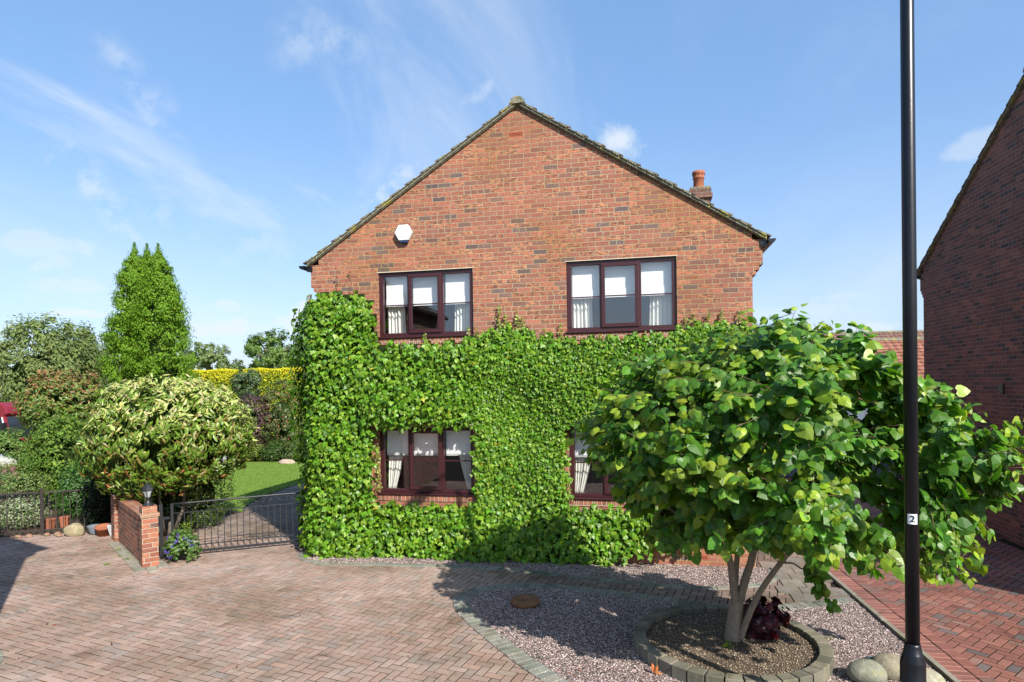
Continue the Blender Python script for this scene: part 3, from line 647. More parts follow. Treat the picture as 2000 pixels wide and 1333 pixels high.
# rooms behind the windows
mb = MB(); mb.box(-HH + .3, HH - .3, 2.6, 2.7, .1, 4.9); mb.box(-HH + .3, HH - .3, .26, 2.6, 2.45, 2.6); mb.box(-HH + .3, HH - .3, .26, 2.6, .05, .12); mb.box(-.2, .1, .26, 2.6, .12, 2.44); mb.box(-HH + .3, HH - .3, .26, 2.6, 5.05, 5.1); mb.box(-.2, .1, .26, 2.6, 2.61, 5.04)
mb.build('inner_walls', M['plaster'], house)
def window(x0, x1, z0, z1, upper, house):
    Wd, Ht = x1 - x0, z1 - z0; X = lambda f: x0 + f * Wd; Z = lambda f: z0 + f * Ht
    y0, y1 = .035, .105
    fr = MB(); fr.box(x0 + .003, x1 - .003, y0, y1, z1 - .06, z1 - .003); fr.box(x0 + .003, x1 - .003, y0, y1, z0 + .035, z0 + .095)
    for a, b in ((.003 / Wd, .045), (.305, .345), (.645, .685), (.960, 1 - .003 / Wd)): fr.box(X(a), X(b), y0 + .0, y1, z0 + .096, z1 - .061)
    w_ = fr.build('window', M['upvc'], house, .006)
    sl_ = MB(); sl_.box(x0 - .02, x1 + .02, -.045, .13, z0 + .003, z0 + .034); sl_.build('sill', M['upvc'], w_, .006)
    sh = MB(); a, b, c, d = X(.322), X(.665), Z(.075), Z(.962); t = .062
    sh.box(a, b, y0 - .026, y0 - .001, d - t, d); sh.box(a, b, y0 - .026, y0 - .001, c, c + t); sh.box(a, a + t, y0 - .026, y0 - .001, c + t + .0005, d - t - .0005); sh.box(b - t, b, y0 - .026, y0 - .001, c + t + .0005, d - t - .0005)
    sh.build('sash', M['upvc'], w_, .006)
    bars = Z(.505)
    for k, (p, q) in enumerate(((.045, .305), (.345, .645), (.685, .96))):
        zb, zt, yg = z0 + .096, z1 - .061, y0 + .035
        if k == 1: zb, zt, p, q, yg = c + t, d - t, (a + t - x0) / Wd, (b - t - x0) / Wd, y0 - .008
        g_ = MB(); g_.box(X(p), X(q), yg, yg + .004, zb, zt); g_.build('pane', M['glass'], w_)
        g_ = MB(); g_.box(X(p), X(q), yg - .010, yg - .001, bars - .010, bars + .010); g_.build('glazing_bar', M['upvc'], w_)
        # blind: slatted cloth folds
        zbl = bars - .005 if upper else Z(.60)
        b_ = MB(); pa, pb = X(p) + .004 - (.035 if k == 1 else 0) + .0, X(q) - .004 + (.035 if k == 1 else 0)
        yb = .165; nr = 16; zt2 = z1 - .05
        for i in range(nr):
            za, zc_ = zbl + (zt2 - zbl) * i / nr, zbl + (zt2 - zbl) * (i + 1) / nr; off = .012 if i in (0, 1, 2, 3) else 0
            b_.box(pa, pb, yb - off, yb - off + .006, za, zc_ - .0006)
        b_.build('blind', M['blindmat'], w_)
        if not upper:
            f_ = MB()
            for i in range(44): xx = pa + (pb - pa) * (i + .5) / 44; f_.box(xx - .0025, xx + .0025, yb - .014, yb - .008, zbl - .035, zbl)
            f_.build('blind_fringe', M['blindmat'], w_)
    # curtains, gathered at both sides
    for sd in (-1, 1):
        V, Fq = [], []; nx, nz = 36, 14; zt, zb = z1 - .03, z0 + .03
        for j in range(nz + 1):
            f = j / nz; zc_ = zt + (zb - zt) * f
            if upper: wdt = (.205 if sd < 0 else .215) * (1 - .04 * math.sin(f * 3)) * 1.0
            else: wdt = .20 - .115 * min(1, f * 1.05) ** 1.6
            for i in range(nx + 1):
                u = i / nx; xw = (X(.03) + u * wdt * Wd) if sd < 0 else (X(.972) - u * wdt * Wd)
                V.append((xw, .255 + .026 * math.sin(u * 34 + .6 * math.sin(f * 2)) + .012 * math.sin(u * 13 + 2), zc_))
        for j in range(nz):
            for i in range(nx): q = j * (nx + 1) + i; Fq.append((q, q + 1, q + nx + 2, q + nx + 1))
        c_ = MB(); c_.add(V, Fq, True); cu = c_.build('curtain', M['curtain'], w_)
        sm = cu.modifiers.new('thickness', 'SOLIDIFY'); sm.thickness = .003
for k, (a, b, c, d) in enumerate(hol):
    window(a, b, c, d, k < 2, house)
pale_mortar = simple('pale_mortar', (.55, .50, .38), .9)
for a, b, c, d in hol:
    sb = MB(); ln = MB(); sb.box(a - .03, b + .03, -.014, .10, c - .103, c - .004); ln.box(a - .02, b + .02, -.006, .034, d + .001, d + .012)
    sb.build('brick_sill_course', M['soldier'], house); ln.build('lintel_edge', pale_mortar, house)
for cx, cz in ((-1.905 - HX, 6.92), (.905 - HX, .135)):
    ab = MB(); ab.box(cx - .1075, cx + .1075, -.004, .02, cz - .031, cz + .031); a_ = ab.build('air_brick', M['ochre'], house)
    ah = MB()
    for i in range(8):
        for j in range(2): xx = cx - .088 + i * .025; zz_ = cz - .012 + j * .024; ah.box(xx - .008, xx + .008, -.0055, -.0035, zz_ - .007, zz_ + .007)
    ah.build('vent_holes', M['rubber'], a_)
# chimney on the right-hand slope, behind the verge
ch = MB(); cx0, cx1, cy0, cy1 = .99 - HX, 1.44 - HX, 2.6, 3.3
ch.box(cx0 + .05, cx1 - .05, cy0 + .05, cy1 - .05, 5.2, 6.42); ch.box(cx0 + .0, cx1 - .0, cy0, cy1, 6.421, 6.50); ch.box(cx0 + .02, cx1 - .02, cy0 + .02, cy1 - .02, 6.501, 6.60)
roof = [o for o in house.children if o.name.startswith('roof')][0]
ck = ch.build('chimney', M['brick_dark'], roof)
fl = MB(); fl.box(cx0 + .03, cx1 - .03, cy0 + .03, cy1 - .03, 6.60, 6.645); ck2 = fl.build('chimney_flaunching', M['verge'], roof, .015)
pt = MB(); cc = ((cx0 + cx1) / 2, (cy0 + cy1) / 2, 6.63)
pt.lathe([(.115, 0), (.105, .04), (.10, .25), (.115, .26), (.115, .28), (.10, .29), (.12, .34), (.125, .36), (.122, .40), (.10, .40), (.09, .30)], cc); pt.build('chimney_pot', M['terracotta'], roof)
hl = MB()
for k in range(12):
    a = k * math.pi / 6; hl.box(-.008, .008, -.004, .004, -.008, .008, Matrix.Translation((cc[0] + .1205 * math.cos(a), cc[1] + .1205 * math.sin(a), cc[2] + .335)) @ Matrix.Rotation(a + math.pi / 2, 4, 'Z'))
hl.build('pot_holes', M['rubber'], roof)
# alarm box
al = empty('alarm_box', (-3.845, HY - .002, 5.43))
tag(al, 'white hexagonal alarm box high on the brick gable above the upper-left window', 'alarm box')
hexa = [(-.155, .0), (-.085, -.13), (.085, -.13), (.155, 0), (.085, .13), (-.085, .13)]
b = MB(); b.prism([(x * .97, z * .97) for x, z in hexa], 'y', -.055, 0); b.build('case', simple('grey_case', (.45, .47, .48), .5), al, .006)
b = MB(); b.prism(hexa, 'y', -.082, -.0555); b.build('cover', M['white'], al, .02)
b = MB(); b.box(-.07, .07, -.07, -.01, -.168, -.127); b.build('strobe_lens', M['navy'], al, .006)
b = MB()
for z, w_ in ((.075, .09), (.055, .07), (-.075, .08)): b.box(-w_ / 2, w_ / 2, -.0835, -.0822, z - .003, z + .003)
for x in (-.02, .02): b.lathe([(.013, -.0006), (.013, .0006)], (0, 0, 0), 10) if False else b.box(x - .009, x + .009, -.0835, -.0822, -.014, .014)
b.build('faded_marks', simple('faded_print', (.50, .56, .62), .6), al)

# neighbour to the right: gable end facing left
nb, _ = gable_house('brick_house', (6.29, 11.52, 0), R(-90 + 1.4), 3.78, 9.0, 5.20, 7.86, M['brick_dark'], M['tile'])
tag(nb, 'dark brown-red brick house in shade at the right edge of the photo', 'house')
v = MB(); v.box(-.98, -.84, -.02, .0, 2.56, 2.74); vv_ = v.build('wall_vent', M['blackpipe'], nb)
v = MB()
for k in range(4): v.box(-.965, -.855, -.03, -.02, 2.575 + k * .042, 2.592 + k * .042)
v.build('louvre', M['blackpipe'], vv_)
v = MB(); v.tube([(.05, -.05, 2.0), (.05, -.05, 3.3)], .028); v.box(.02, .08, -.05, 0, 2.05, 2.09); v.box(.02, .08, -.05, 0, 3.1, 3.14); v.build('wall_pipe', M['blackpipe'], nb)
# house left of the photographer: it throws the shadow across the drive
lh, _ = gable_house('brick_house', (-6.0 - 3.7, 4.5, 0), R(180), 3.55, 3.2, 5.0, 7.4, M['brick_dark'], M['tile'])
tag(lh, 'brick house out of frame on the left whose shadow darkens the drive', 'house')
# garage at the end of the red drive and roofs beyond
ga, _ = gable_house('garage', (5.2, 19.5, 0), 0, 2.6, 5.5, 2.3, 3.5, M['brick_rust'], M['tile_far'], [(-2.1, 2.1, 0, 2.1)], corbel=.05, courses=8, ov=.15)
tag(ga, 'low brick garage with pale grey door behind the tree, ending the red drive', 'garage')
g_ = MB()
for k in range(14): g_.box(-2.08 + k * .297, -2.08 + k * .297 + .288, .06, .09, .02, 2.08)
g_.build('garage_door', simple('pale_grey_door', (.14, .17, .22), .5), ga)
bh, _ = gable_house('house', (10.45, 32.5, 0), R(-90), 3.2, 8, 2.6, 4.75, M['brick_rust'], M['tile_orange'], [(-.35, .35, 2.4, 3.3)] if False else (), corbel=.02, courses=13, ov=.25)
tag(bh, 'small building with a bright orange pantile roof beyond the right side of the tree', 'house')
g_ = MB(); g_.box(-.32, .32, -.03, .0, 3.1, 3.75); g_.build('gable_window', M['dark_glass'], bh)
bh2, _ = gable_house('house', (12.5, 47, 0), R(-90), 4.2, 17, 3.4, 6.15, M['brick_rust'], M['tile_far'], (), corbel=.02, courses=16, ov=.3)
tag(bh2, 'house with a long brown tiled roof, farthest roof on the right behind the orange one', 'house')
# houses over the road behind the camera (seen only in reflections)
oh_, _ = gable_house('brick_house', (1.5, -42, 0), R(180), 5, 9, 5.0, 7.6, M['brick_rust'], M['tile'], (), courses=16)
tag(oh_, 'brick house across the road, behind the camera', 'house')

# ------------------------------------------------------------------ ivy
ivy = empty('ivy', (-2, HY, 0)); tag(ivy, 'glossy green ivy covering the lower half of the brick house round its windows', 'climbing plant')
IV_OUT = np.array([(-6.10, 3.95), (-5.90, 4.27), (-5.66, 4.40), (-5.25, 4.50), (-4.62, 4.42), (-4.44, 4.25), (-4.36, 3.9), (-4.36, 3.58), (-3.72, 3.53), (-2.9, 3.55), (-2.5, 3.66), (-2.19, 3.80), (-1.9, 3.76), (-1.57, 3.64), (-1.1, 3.54), (-.3, 3.56), (.5, 3.6), (.8, 3.72), (1.25, 3.74), (1.62, 3.7), (1.78, 3.3), (1.8, 1.8), (1.6, 1.0), (1.3, .62), (.9, .42), (.3, .30), (-.1, .22), (-.5, .04), (-1.2, 0), (-4.7, 0), (-5.5, .02), (-5.85, .15), (-5.97, .9), (-6.12, 1.8), (-6.17, 3)])
WH = [(-4.40, -2.66, .88, 2.17), (-1.13, .62, .90, 2.17)]
def ivy_thick(x, z):
    t = .20 + .10 * np.clip((-3.2 - x) / 2, 0, 1) + .07 * np.sin(x * 2.1 + z * 1.3) * np.sin(z * 2.7 + 1)
    t = t + .10 * np.exp(-((z - 3.2) / .45) ** 2) / (1 + np.exp(-(x + 4.3) * 12)) - .09 * np.exp(-((x + 1.9) / .5) ** 2)
    t = t + .15 * np.exp(-((z - 2.55) / .35) ** 2) / (1 + np.exp((x + 2.5) * 14)) / (1 + np.exp(-(x + 4.55) * 14))
    t = t + .13 * np.exp(-(z / .55) ** 2)
    t = t * np.clip((4.6 - z) / .5, .35, 1)
    return np.clip(t, .08, .5)
def ivy_ok(x, z, marg=0):
    P = np.column_stack([x, z]); jx = x + .05 * np.sin(z * 23 + x * 7) + .03 * np.sin(z * 51); jz = z + .045 * np.sin(x * 19) + .035 * np.sin(x * 47 + 1)
    k = inside(np.column_stack([jx, jz]), IV_OUT)
    for a, b, c, d in WH: k &= ~((jx > a - marg) & (jx < b + marg) & (jz > c - marg) & (jz < d + marg))
    return k
def ivy_pts(n, x0, x1, z0, z1):
    x = rs.uniform(x0, x1, n); z = rs.uniform(z0, z1, n); k = ivy_ok(x, z); return x[k], z[k]
def ivy_smallness(x, z):   # 1 where the fine-leaved growth is
    a = 1 / (1 + np.exp(-(x + 2.75 + .35 * np.sin(z * 3)) * 5)); up = 1 / (1 + np.exp(-(z - .95 - .1 * np.sin(x * 6)) * 9)); mid = 1 - .75 * np.exp(-((z - 3.45) / .18) ** 2) * (x < -.9)
    return a * up * mid
PX_, NX_, TX_, SX_, CX_ = [], [], [], [], []
def ivy_batch(x, z, size, depthf):
    n = len(x); t = ivy_thick(x, z) * depthf; y = HY - t + rs.normal(0, .012, n)
    xl = -5.45; left = x < xl                        # wrap round the left-hand corner
    nx = np.zeros(n); ny = -np.ones(n)
    e = np.clip((xl + .1 - x) / .55, 0, 1); y = y + e ** 2 * .45; nx -= e * 1.2; ny += e * .55
    nx += rs.normal(0, .5, n); nz = .38 + rs.normal(0, .46, n); ny += rs.normal(0, .25, n)
    PX_.append(np.column_stack([x, y, z])); NX_.append(np.column_stack([nx, ny, nz]))
    TX_.append(np.column_stack([rs.normal(0, .45, n), rs.normal(-.15, .2, n), -np.ones(n)])); SX_.append(size)
    c = pal(n, (.12, .265, .012), .30, [(.19, .34, .02), (.25, .38, .035), (.065, .17, .012)], .42)
    yl = rs.rand(n) < .004; c[yl] = (.55, .48, .04); CX_.append(c)
x, z = ivy_pts(31000, -6.25, 1.85, 0, 4.55); s = ivy_smallness(x, z); k = rs.rand(len(x)) < (1 - s * .97); x, z = x[k], z[k]
ivy_batch(x, z, rs.uniform(.052, .102, len(x)), rs.uniform(.55, 1.08, len(x)))
x, z = ivy_pts(60000, -3.4, 1.85, .5, 3.9); s = ivy_smallness(x, z); k = rs.rand(len(x)) < s; x, z = x[k], z[k]
ivy_batch(x, z, rs.uniform(.032, .062, len(x)), rs.uniform(.6, 1.05, len(x)))
nb0 = sum(len(a) for a in PX_)
# left flank of the house
n = 3600; yy = rs.uniform(.05, 2.6, n); zz2 = rs.uniform(.02, 4.35, n); kk = zz2 < 4.3 - .3 * yy; yy, zz2 = yy[kk], zz2[kk]; n = len(yy)
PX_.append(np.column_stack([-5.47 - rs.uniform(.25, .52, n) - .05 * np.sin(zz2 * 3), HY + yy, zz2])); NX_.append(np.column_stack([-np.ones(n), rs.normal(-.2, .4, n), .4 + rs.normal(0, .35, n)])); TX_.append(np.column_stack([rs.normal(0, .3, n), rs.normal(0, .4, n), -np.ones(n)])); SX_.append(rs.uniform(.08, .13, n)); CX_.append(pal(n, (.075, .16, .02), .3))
# climbing tendrils above the edge
stems = MB()
tend = [(-2.22, 3.75, .42), (-2.12, 3.75, .28), (-1.92, 3.75, .34), (-1.84, 3.75, .22), (-1.22, 3.55, .30), (-2.6, 3.6, .2), (-2.75, 3.55, .28), (-3.05, 3.5, .18), (-3.3, 3.5, .14), (-3.5, 3.5, .26), (-1.5, 3.6, .16), (-1.38, 3.6, .14), (-5.1, 4.45, .36), (-4.85, 4.42, .44), (.72, 3.7, .18), (.83, 3.7, .24), (1.05, 3.72, .2), (1.25, 3.72, .22), (1.5, 3.7, .25), (-.6, 3.55, .1), (.1, 3.58, .09), (-5.62, 4.35, .15), (-4.4, 3.6, .3), (-4.38, 1.1, .8), (-1.12, 1.0, .5)]
for (tx, tz, tl) in tend:
    pts = [(tx + .03 * math.sin(k * 1.7 + tx * 9), HY - .012, tz - .1 + (tl + .1) * k / 7) for k in range(8)]; stems.tube(pts, [.004 - .0003 * k for k in range(8)], 5)
    n = int(tl * 130); f = rs.rand(n) ** 1.25; bare = tl > .34 and tx < -4.6
    if bare: n = 6; f = rs.uniform(.6, 1, n)
    px = tx + rs.normal(0, .028, n) * (1.3 - f); pz = tz - .02 + f * tl
    PX_.append(np.column_stack([px, np.full(n, HY - .03) - rs.uniform(0, .03, n), pz])); NX_.append(np.column_stack([rs.normal(0, .5, n), -np.ones(n), .3 + rs.normal(0, .4, n)])); TX_.append(np.column_stack([rs.normal(0, .8, n), rs.normal(0, .2, n), -np.ones(n)])); SX_.append(rs.uniform(.022, .045, n))
    CX_.append(pal(n, (.20, .26, .05), .3, [(.35, .33, .08), (.3, .16, .05)], .3) if not bare else pal(n, (.2, .09, .04)))
leaves('leaves', np.vstack(PX_), np.vstack(NX_), np.vstack(TX_), np.concatenate(SX_), IVY, np.vstack(CX_), M['ivy'], ivy)
# dark backing sheet on the wall: shade between the leaves put into its colour
xs_ = np.arange(-5.95, 1.8, .06); zs_ = np.arange(0, 4.5, .06)
XX, ZZ = np.meshgrid(xs_ + .03, zs_ + .03); ok = ivy_ok(XX.ravel(), ZZ.ravel(), .05).reshape(XX.shape); ok &= (XX < 1.55)
V = []; Fq = []; idx = {}
def gv(i, j):
    if (i, j) not in idx:
        x_, z_ = -5.95 + i * .06, j * .06; t_ = float(ivy_thick(np.array([x_]), np.array([z_]))[0]) * .45; e_ = min(1, max(0, (-5.35 - x_) / .55)); idx[(i, j)] = len(V)
        V.append((x_, HY - t_ + e_ ** 2 * .5 + .02 * math.sin(x_ * 31) * math.sin(z_ * 27), z_))
    return idx[(i, j)]
for j in range(ok.shape[0]):
    for i in range(ok.shape[1]):
        if ok[j, i]: Fq.append((gv(i, j), gv(i + 1, j), gv(i + 1, j + 1), gv(i, j + 1)))
mt = MB(); mt.add(V, Fq, True); mt.build('shade_backing', M['core'], ivy)
for k in range(40):
    x0 = rs.uniform(-5.5, 1.2)
    if -4.6 < x0 < -2.45 or x0 > -1.35: continue
    stems.tube([(x0 + .1 * math.sin(q + k), HY - .05, q * .5 + .05) for q in range(4 if x0 > -2 else 7)], .012, 5)
stems.build('stems', M['twig'], ivy)
for o in ivy.children: o.location = (2, -HY, 0)

# ------------------------------------------------------------------ the heart-leaved tree in the round bed
bed = blocks('round_bed_kerb', [(BEDC[0] + .86 * math.cos(a), BEDC[1] + .86 * math.sin(a)) for a in np.linspace(0, 2 * math.pi, 80)], .13, .15, -1, .135, [np.array((.25, .225, .17)), np.array((.20, .185, .145)), np.array((.29, .26, .20))], M['sett'], gap=.006, hgt=.16, kind=None, rnd=.006)
bv = bed.modifiers.new('bevel', 'BEVEL'); bv.width = .014; bv.segments = 2
tag(bed, 'round raised kerb of grey weathered stone blocks around the tree', 'kerb')
s_ = sheet('bed_soil', [(BEDC[0] + .87 * math.cos(a), BEDC[1] + .87 * math.sin(a)) for a in np.arange(0, 6.28, .2)], .075, M['soil'])
tree = empty('heart_leaved_tree', (.95, 6.96, .07)); tag(tree, 'multi-stemmed small tree with big heart-shaped leaves growing in the round kerbed bed', 'tree')
off = Vector(tree.location)
tr = MB()
def curve(pts, step=5):
    p = np.array(pts, float); n = len(p); out = []
    for i in range(n - 1):
        a, b, c, d = p[max(i - 1, 0)], p[i], p[i + 1], p[min(i + 2, n - 1)]
        for t in np.arange(step) / step: out.append(.5 * ((2 * b) + (-a + c) * t + (2 * a - 5 * b + 4 * c - d) * t * t + (-a + 3 * b - 3 * c + d) * t ** 3))
    out.append(p[-1]); return out
def limb(pts, r0, r1, n=9, wob=0):
    c = curve(pts); 
    if wob: c = [q + rs.normal(0, wob, 3) for q in c]; c[0] = np.array(pts[0])
    m = len(c); tr.tube([Vector(q) - off for q in c], [(r0 + (r1 - r0) * (k / (m - 1)) ** .8) for k in range(m)], n); return c
tr.tube([Vector(q) - off for q in curve([(.96, 6.96, .0), (.955, 6.96, .1), (.975, 6.96, .3), (1.0, 6.96, .50)])], list(np.linspace(.10, .066, 16)) if True else .08, 14)
stemA = limb([(.99, 6.95, .40), (.955, 6.93, .70), (.92, 6.9, .95), (.80, 6.85, 1.35), (.55, 6.8, 1.8)], .046, .026, 10)
stemB = limb([(1.0, 6.96, .42), (1.09, 6.98, .72), (1.17, 7.0, .98), (1.25, 7.05, 1.45), (1.3, 7.1, 2.1)], .050, .028, 10)
stemC = limb([(1.02, 6.92, .10), (1.10, 6.88, .36), (1.21, 6.84, .63), (1.38, 6.78, .93), (1.62, 6.7, 1.3), (2.0, 6.65, 1.75)], .038, .022, 10)
stemD = limb([(.98, 6.99, .42), (1.0, 7.02, .75), (1.02, 7.1, 1.1), (.9, 7.3, 1.6), (.85, 7.45, 2.1)], .036, .02, 9)
stemE = limb([(.925, 6.9, .93), (.82, 6.85, 1.08), (.6, 6.75, 1.25), (.2, 6.7, 1.6)], .018, .01, 7)
SIL = np.array([(-.80, 2.30), (-.62, 2.70), (-.30, 3.12), (.15, 3.25), (.5, 3.38), (1.08, 3.50), (1.55, 3.55), (2.02, 3.42), (2.35, 3.10), (2.8, 2.85), (3.1, 2.6), (3.6, 2.35), (3.72, 2.15), (3.3, 1.85), (3.15, 1.55), (3.05, 1.15), (2.6, 1.02), (2.1, .98), (1.75, 1.02), (1.45, 1.12), (1.0, 1.22), (.5, 1.10), (.05, 1.18), (-.18, 1.52), (-.55, 1.95)])
CC = np.array([1.45, 2.25])
tips = []
while len(tips) < 980:
    dy = rs.uniform(-1.95, .95); sc = math.sqrt(max(.05, 1 - (dy / (2.2 if dy < 0 else 1.25)) ** 2)); P = rs.uniform((-.8, .9), (3.8, 3.6))
    q = CC + (P - CC) / sc
    if not inside(q[None], SIL)[0]: continue
    rr = 0
    for e in np.linspace(1.0, 2.6, 12):      # how near the edge
        if not inside((CC + (q - CC) * e)[None], SIL)[0]: rr = 1 / e; break
    sh_ = -.12 - .63 * min(1, max(0, (P[0] - .9) / 1.2)); yt = 6.95 + dy + sh_; kf = (6.95 + sh_) / 6.95
    tx_, tz_ = P[0] * kf, EYE + (P[1] - EYE) * kf; wx_, wz_ = tx_ - .994 * (9.65 - yt), tz_ - 1.046 * (9.65 - yt)
    if (wx_ > -.9 and wz_ > .32) or (wx_ < -2.5 and wz_ > .45) or wz_ > 1.0 or (yt < 5.3 and tx_ > 1.45): continue
    d3 = max(rr, abs(dy) / (2.1 if dy < 0 else 1.1))
    if rs.rand() < .22 + d3 ** 3: tips.append((tx_, yt, tz_))
tips = np.array(tips)
tips = np.vstack([tips, [(2.35, 6.1, 2.92), (2.5, 6.2, 2.85), (2.6, 6.0, 2.75), (2.7, 6.2, 2.7), (2.45, 5.9, 2.8), (2.8, 6.1, 2.62), (2.2, 6.3, 3.0), (1.75, 6.2, 2.5), (1.9, 6.4, 2.45), (1.6, 6.2, 2.6), (1.85, 6.3, 2.65), (2.1, 6.3, 2.5), (2.2, 6.3, 2.3), (1.95, 6.1, 2.35), (1.7, 6.4, 2.3), (2.4, 6.2, 2.4), (2.3, 6.0, 2.1), (1.75, 6.0, 2.1), (1.9, 6.2, 2.0), (1.6, 6.1, 1.9), (2.0, 6.0, 1.8), (1.5, 6.0, 2.2), (1.8, 5.9, 1.7), (1.4, 6.1, 2.3), (2.1, 6.2, 2.15), (1.75, 6.3, 2.35), (1.5, 5.9, 1.75), (1.72, 6.55, .78), (1.80, 6.45, .66), (1.65, 6.5, .95), (3.05, 6.4, 1.15), (3.0, 6.5, 1.0), (2.5, 6.0, 1.12), (2.45, 5.9, 1.25), (3.25, 6.0, 2.3), (3.30, 6.1, 2.15), (3.1, 5.9, 2.5), (-.7, 6.8, 2.35), (-.6, 6.6, 2.5), (1.1, 6.9, 3.62), (1.5, 6.4, 3.55), (2.0, 6.1, 3.2), (-.35, 6.7, 2.05)]])
# main limbs: ends picked by farthest-point sampling, joined to the nearest stem point
src = np.vstack([stemA[8:], stemB[8:], stemC[12:], stemD[8:], stemE[6:]])
mid = np.array([1.25, 7.0, 1.7]); ends = [tips[0] * .72 + mid * .28]
cand = tips * .72 + mid * .28
for _ in range(33):
    d = np.min([np.linalg.norm(cand - e, axis=1) for e in ends], axis=0); ends.append(cand[d.argmax()])
nodes = []
for e in ends:
    e = np.array(e); a = src[np.argmin(np.linalg.norm(src - e, axis=1) + .35 * np.maximum(0, src[:, 2] - e[2]))]
    m_ = (a + e) / 2 + np.array([rs.normal(0, .06), rs.normal(0, .06), -.04]); L_ = np.linalg.norm(e - a)
    c = limb([a, m_, e], .010 + .008 * L_, .006, 6, .012); nodes += c[4:]
nodes = np.array(nodes)
tr.build('trunk', M['bark'], tree)
tw = MB(); LP, LN, LT, LS, LC = [], [], [], [], []
for tp in tips:
    a = nodes[np.argmin(np.linalg.norm(nodes - tp, axis=1))]; out = unit((tp - mid)[None])[0]
    m_ = (a + tp) / 2 + np.array([0, 0, .05]) + rs.normal(0, .03, 3); c = curve([a, m_, tp], 4); L_ = np.linalg.norm(tp - a)
    tw.tube([Vector(q) - off for q in c], list(np.linspace(.0045, .0018, len(c))), 4)
    n = int(8 + 11 * min(1.0, L_ / .5)); young = rs.rand() < .3
    fs = np.linspace(.18, 1.03, n); ca = np.array(c); ii = np.clip(fs * (len(ca) - 1), 0, len(ca) - 1.001); i0 = ii.astype(int); P = ca[i0] + (ca[i0 + 1] - ca[i0]) * (ii - i0)[:, None]
    side = np.where(np.arange(n) % 2 == 0, 1, -1)[:, None]; tdir = unit((tp - a)[None]); lat = np.cross(tdir, [0, 0, 1]); lat = unit(lat)
    T = lat * side * .8 + tdir * .5 + np.array([0, 0, -.85]) + rs.normal(0, .35, (n, 3)); P = P + unit(T) * .035
    Nn = np.array([0, -.2, .48]) + out * .75 + rs.normal(0, .5, (n, 3)); sz = rs.uniform(.07, .142, n) * np.where(fs > .85, .7, 1)
    LP.append(P); LN.append(Nn); LT.append(T); LS.append(sz)
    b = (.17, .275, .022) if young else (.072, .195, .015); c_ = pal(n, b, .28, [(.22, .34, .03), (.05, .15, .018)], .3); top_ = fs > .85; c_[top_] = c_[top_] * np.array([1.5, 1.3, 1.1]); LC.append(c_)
LP = np.vstack(LP) - np.array(off)
tw.build('twigs', M['twig'], tree)
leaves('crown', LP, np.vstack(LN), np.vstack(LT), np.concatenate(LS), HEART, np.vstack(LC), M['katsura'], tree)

# ------------------------------------------------------------------ generic shrubs and trees
def lump(dirs, seed, amp):
    r = np.random.RandomState(seed); f = np.zeros(len(dirs))
    for k in (2, 3, 5, 7, 11):
        for _ in range(3): w_ = unit(r.normal(0, 1, (1, 3)))[0] * k; f += np.sin(dirs @ w_ + r.uniform(0, 6.28)) / k
    return 1 + amp * f
def blob_points(c, rad, n, seed, amp=.12, clump=.12, nclump=None, shell=.35, zmin=.05, up=.0):
    """points in clumps over a lumpy ellipsoid; returns positions and outward normals"""
    nclump = nclump or max(30, n // 22); d = unit(rs.normal(0, 1, (nclump, 3))); d[:, 2] = np.abs(d[:, 2] + .72) - .72; d = unit(d)
    r = lump(d, seed, amp) * (1 - shell * rs.rand(nclump) ** 2.2); cen = d * r[:, None] * np.array(rad)
    ids = rs.randint(0, nclump, n); o = rs.normal(0, 1, (n, 3)); o = unit(o) * rs.rand(n, 1) ** .5 * clump * rs.uniform(.6, 1.4, (nclump, 1))[ids]
    P = cen[ids] + o; Nn = unit(cen[ids] / np.array(rad) ** 2) + unit(o) * .8; P = P + np.array(c); k = P[:, 2] > zmin
    return P[k], Nn[k]
def core(parent, c, rad, off_, mat=None, seed=1, s=.72, name='shade_core'):  # solid dark lump that paints in the shade behind the outer leaves
    n1, n2 = 18, 10; V = []; Fq = []
    for j in range(n2 + 1):
        for i in range(n1):
            th, ph = math.pi * j / n2, 2 * math.pi * i / n1; d = np.array([[math.sin(th) * math.cos(ph), math.sin(th) * math.sin(ph), math.cos(th)]]); r = lump(d, seed, .1)[0] * s
            V.append((c[0] + d[0, 0] * rad[0] * r - off_[0], c[1] + d[0, 1] * rad[1] * r - off_[1], max(.02, c[2] + d[0, 2] * rad[2] * r) - off_[2]))
    for j in range(n2):
        for i in range(n1): Fq.append((j * n1 + i, (j + 1) * n1 + i, (j + 1) * n1 + (i + 1) % n1, j * n1 + (i + 1) % n1))
    m = MB(); m.add(V, Fq, True); return m.build(name, mat or M['core'], parent)
SEED = [10]
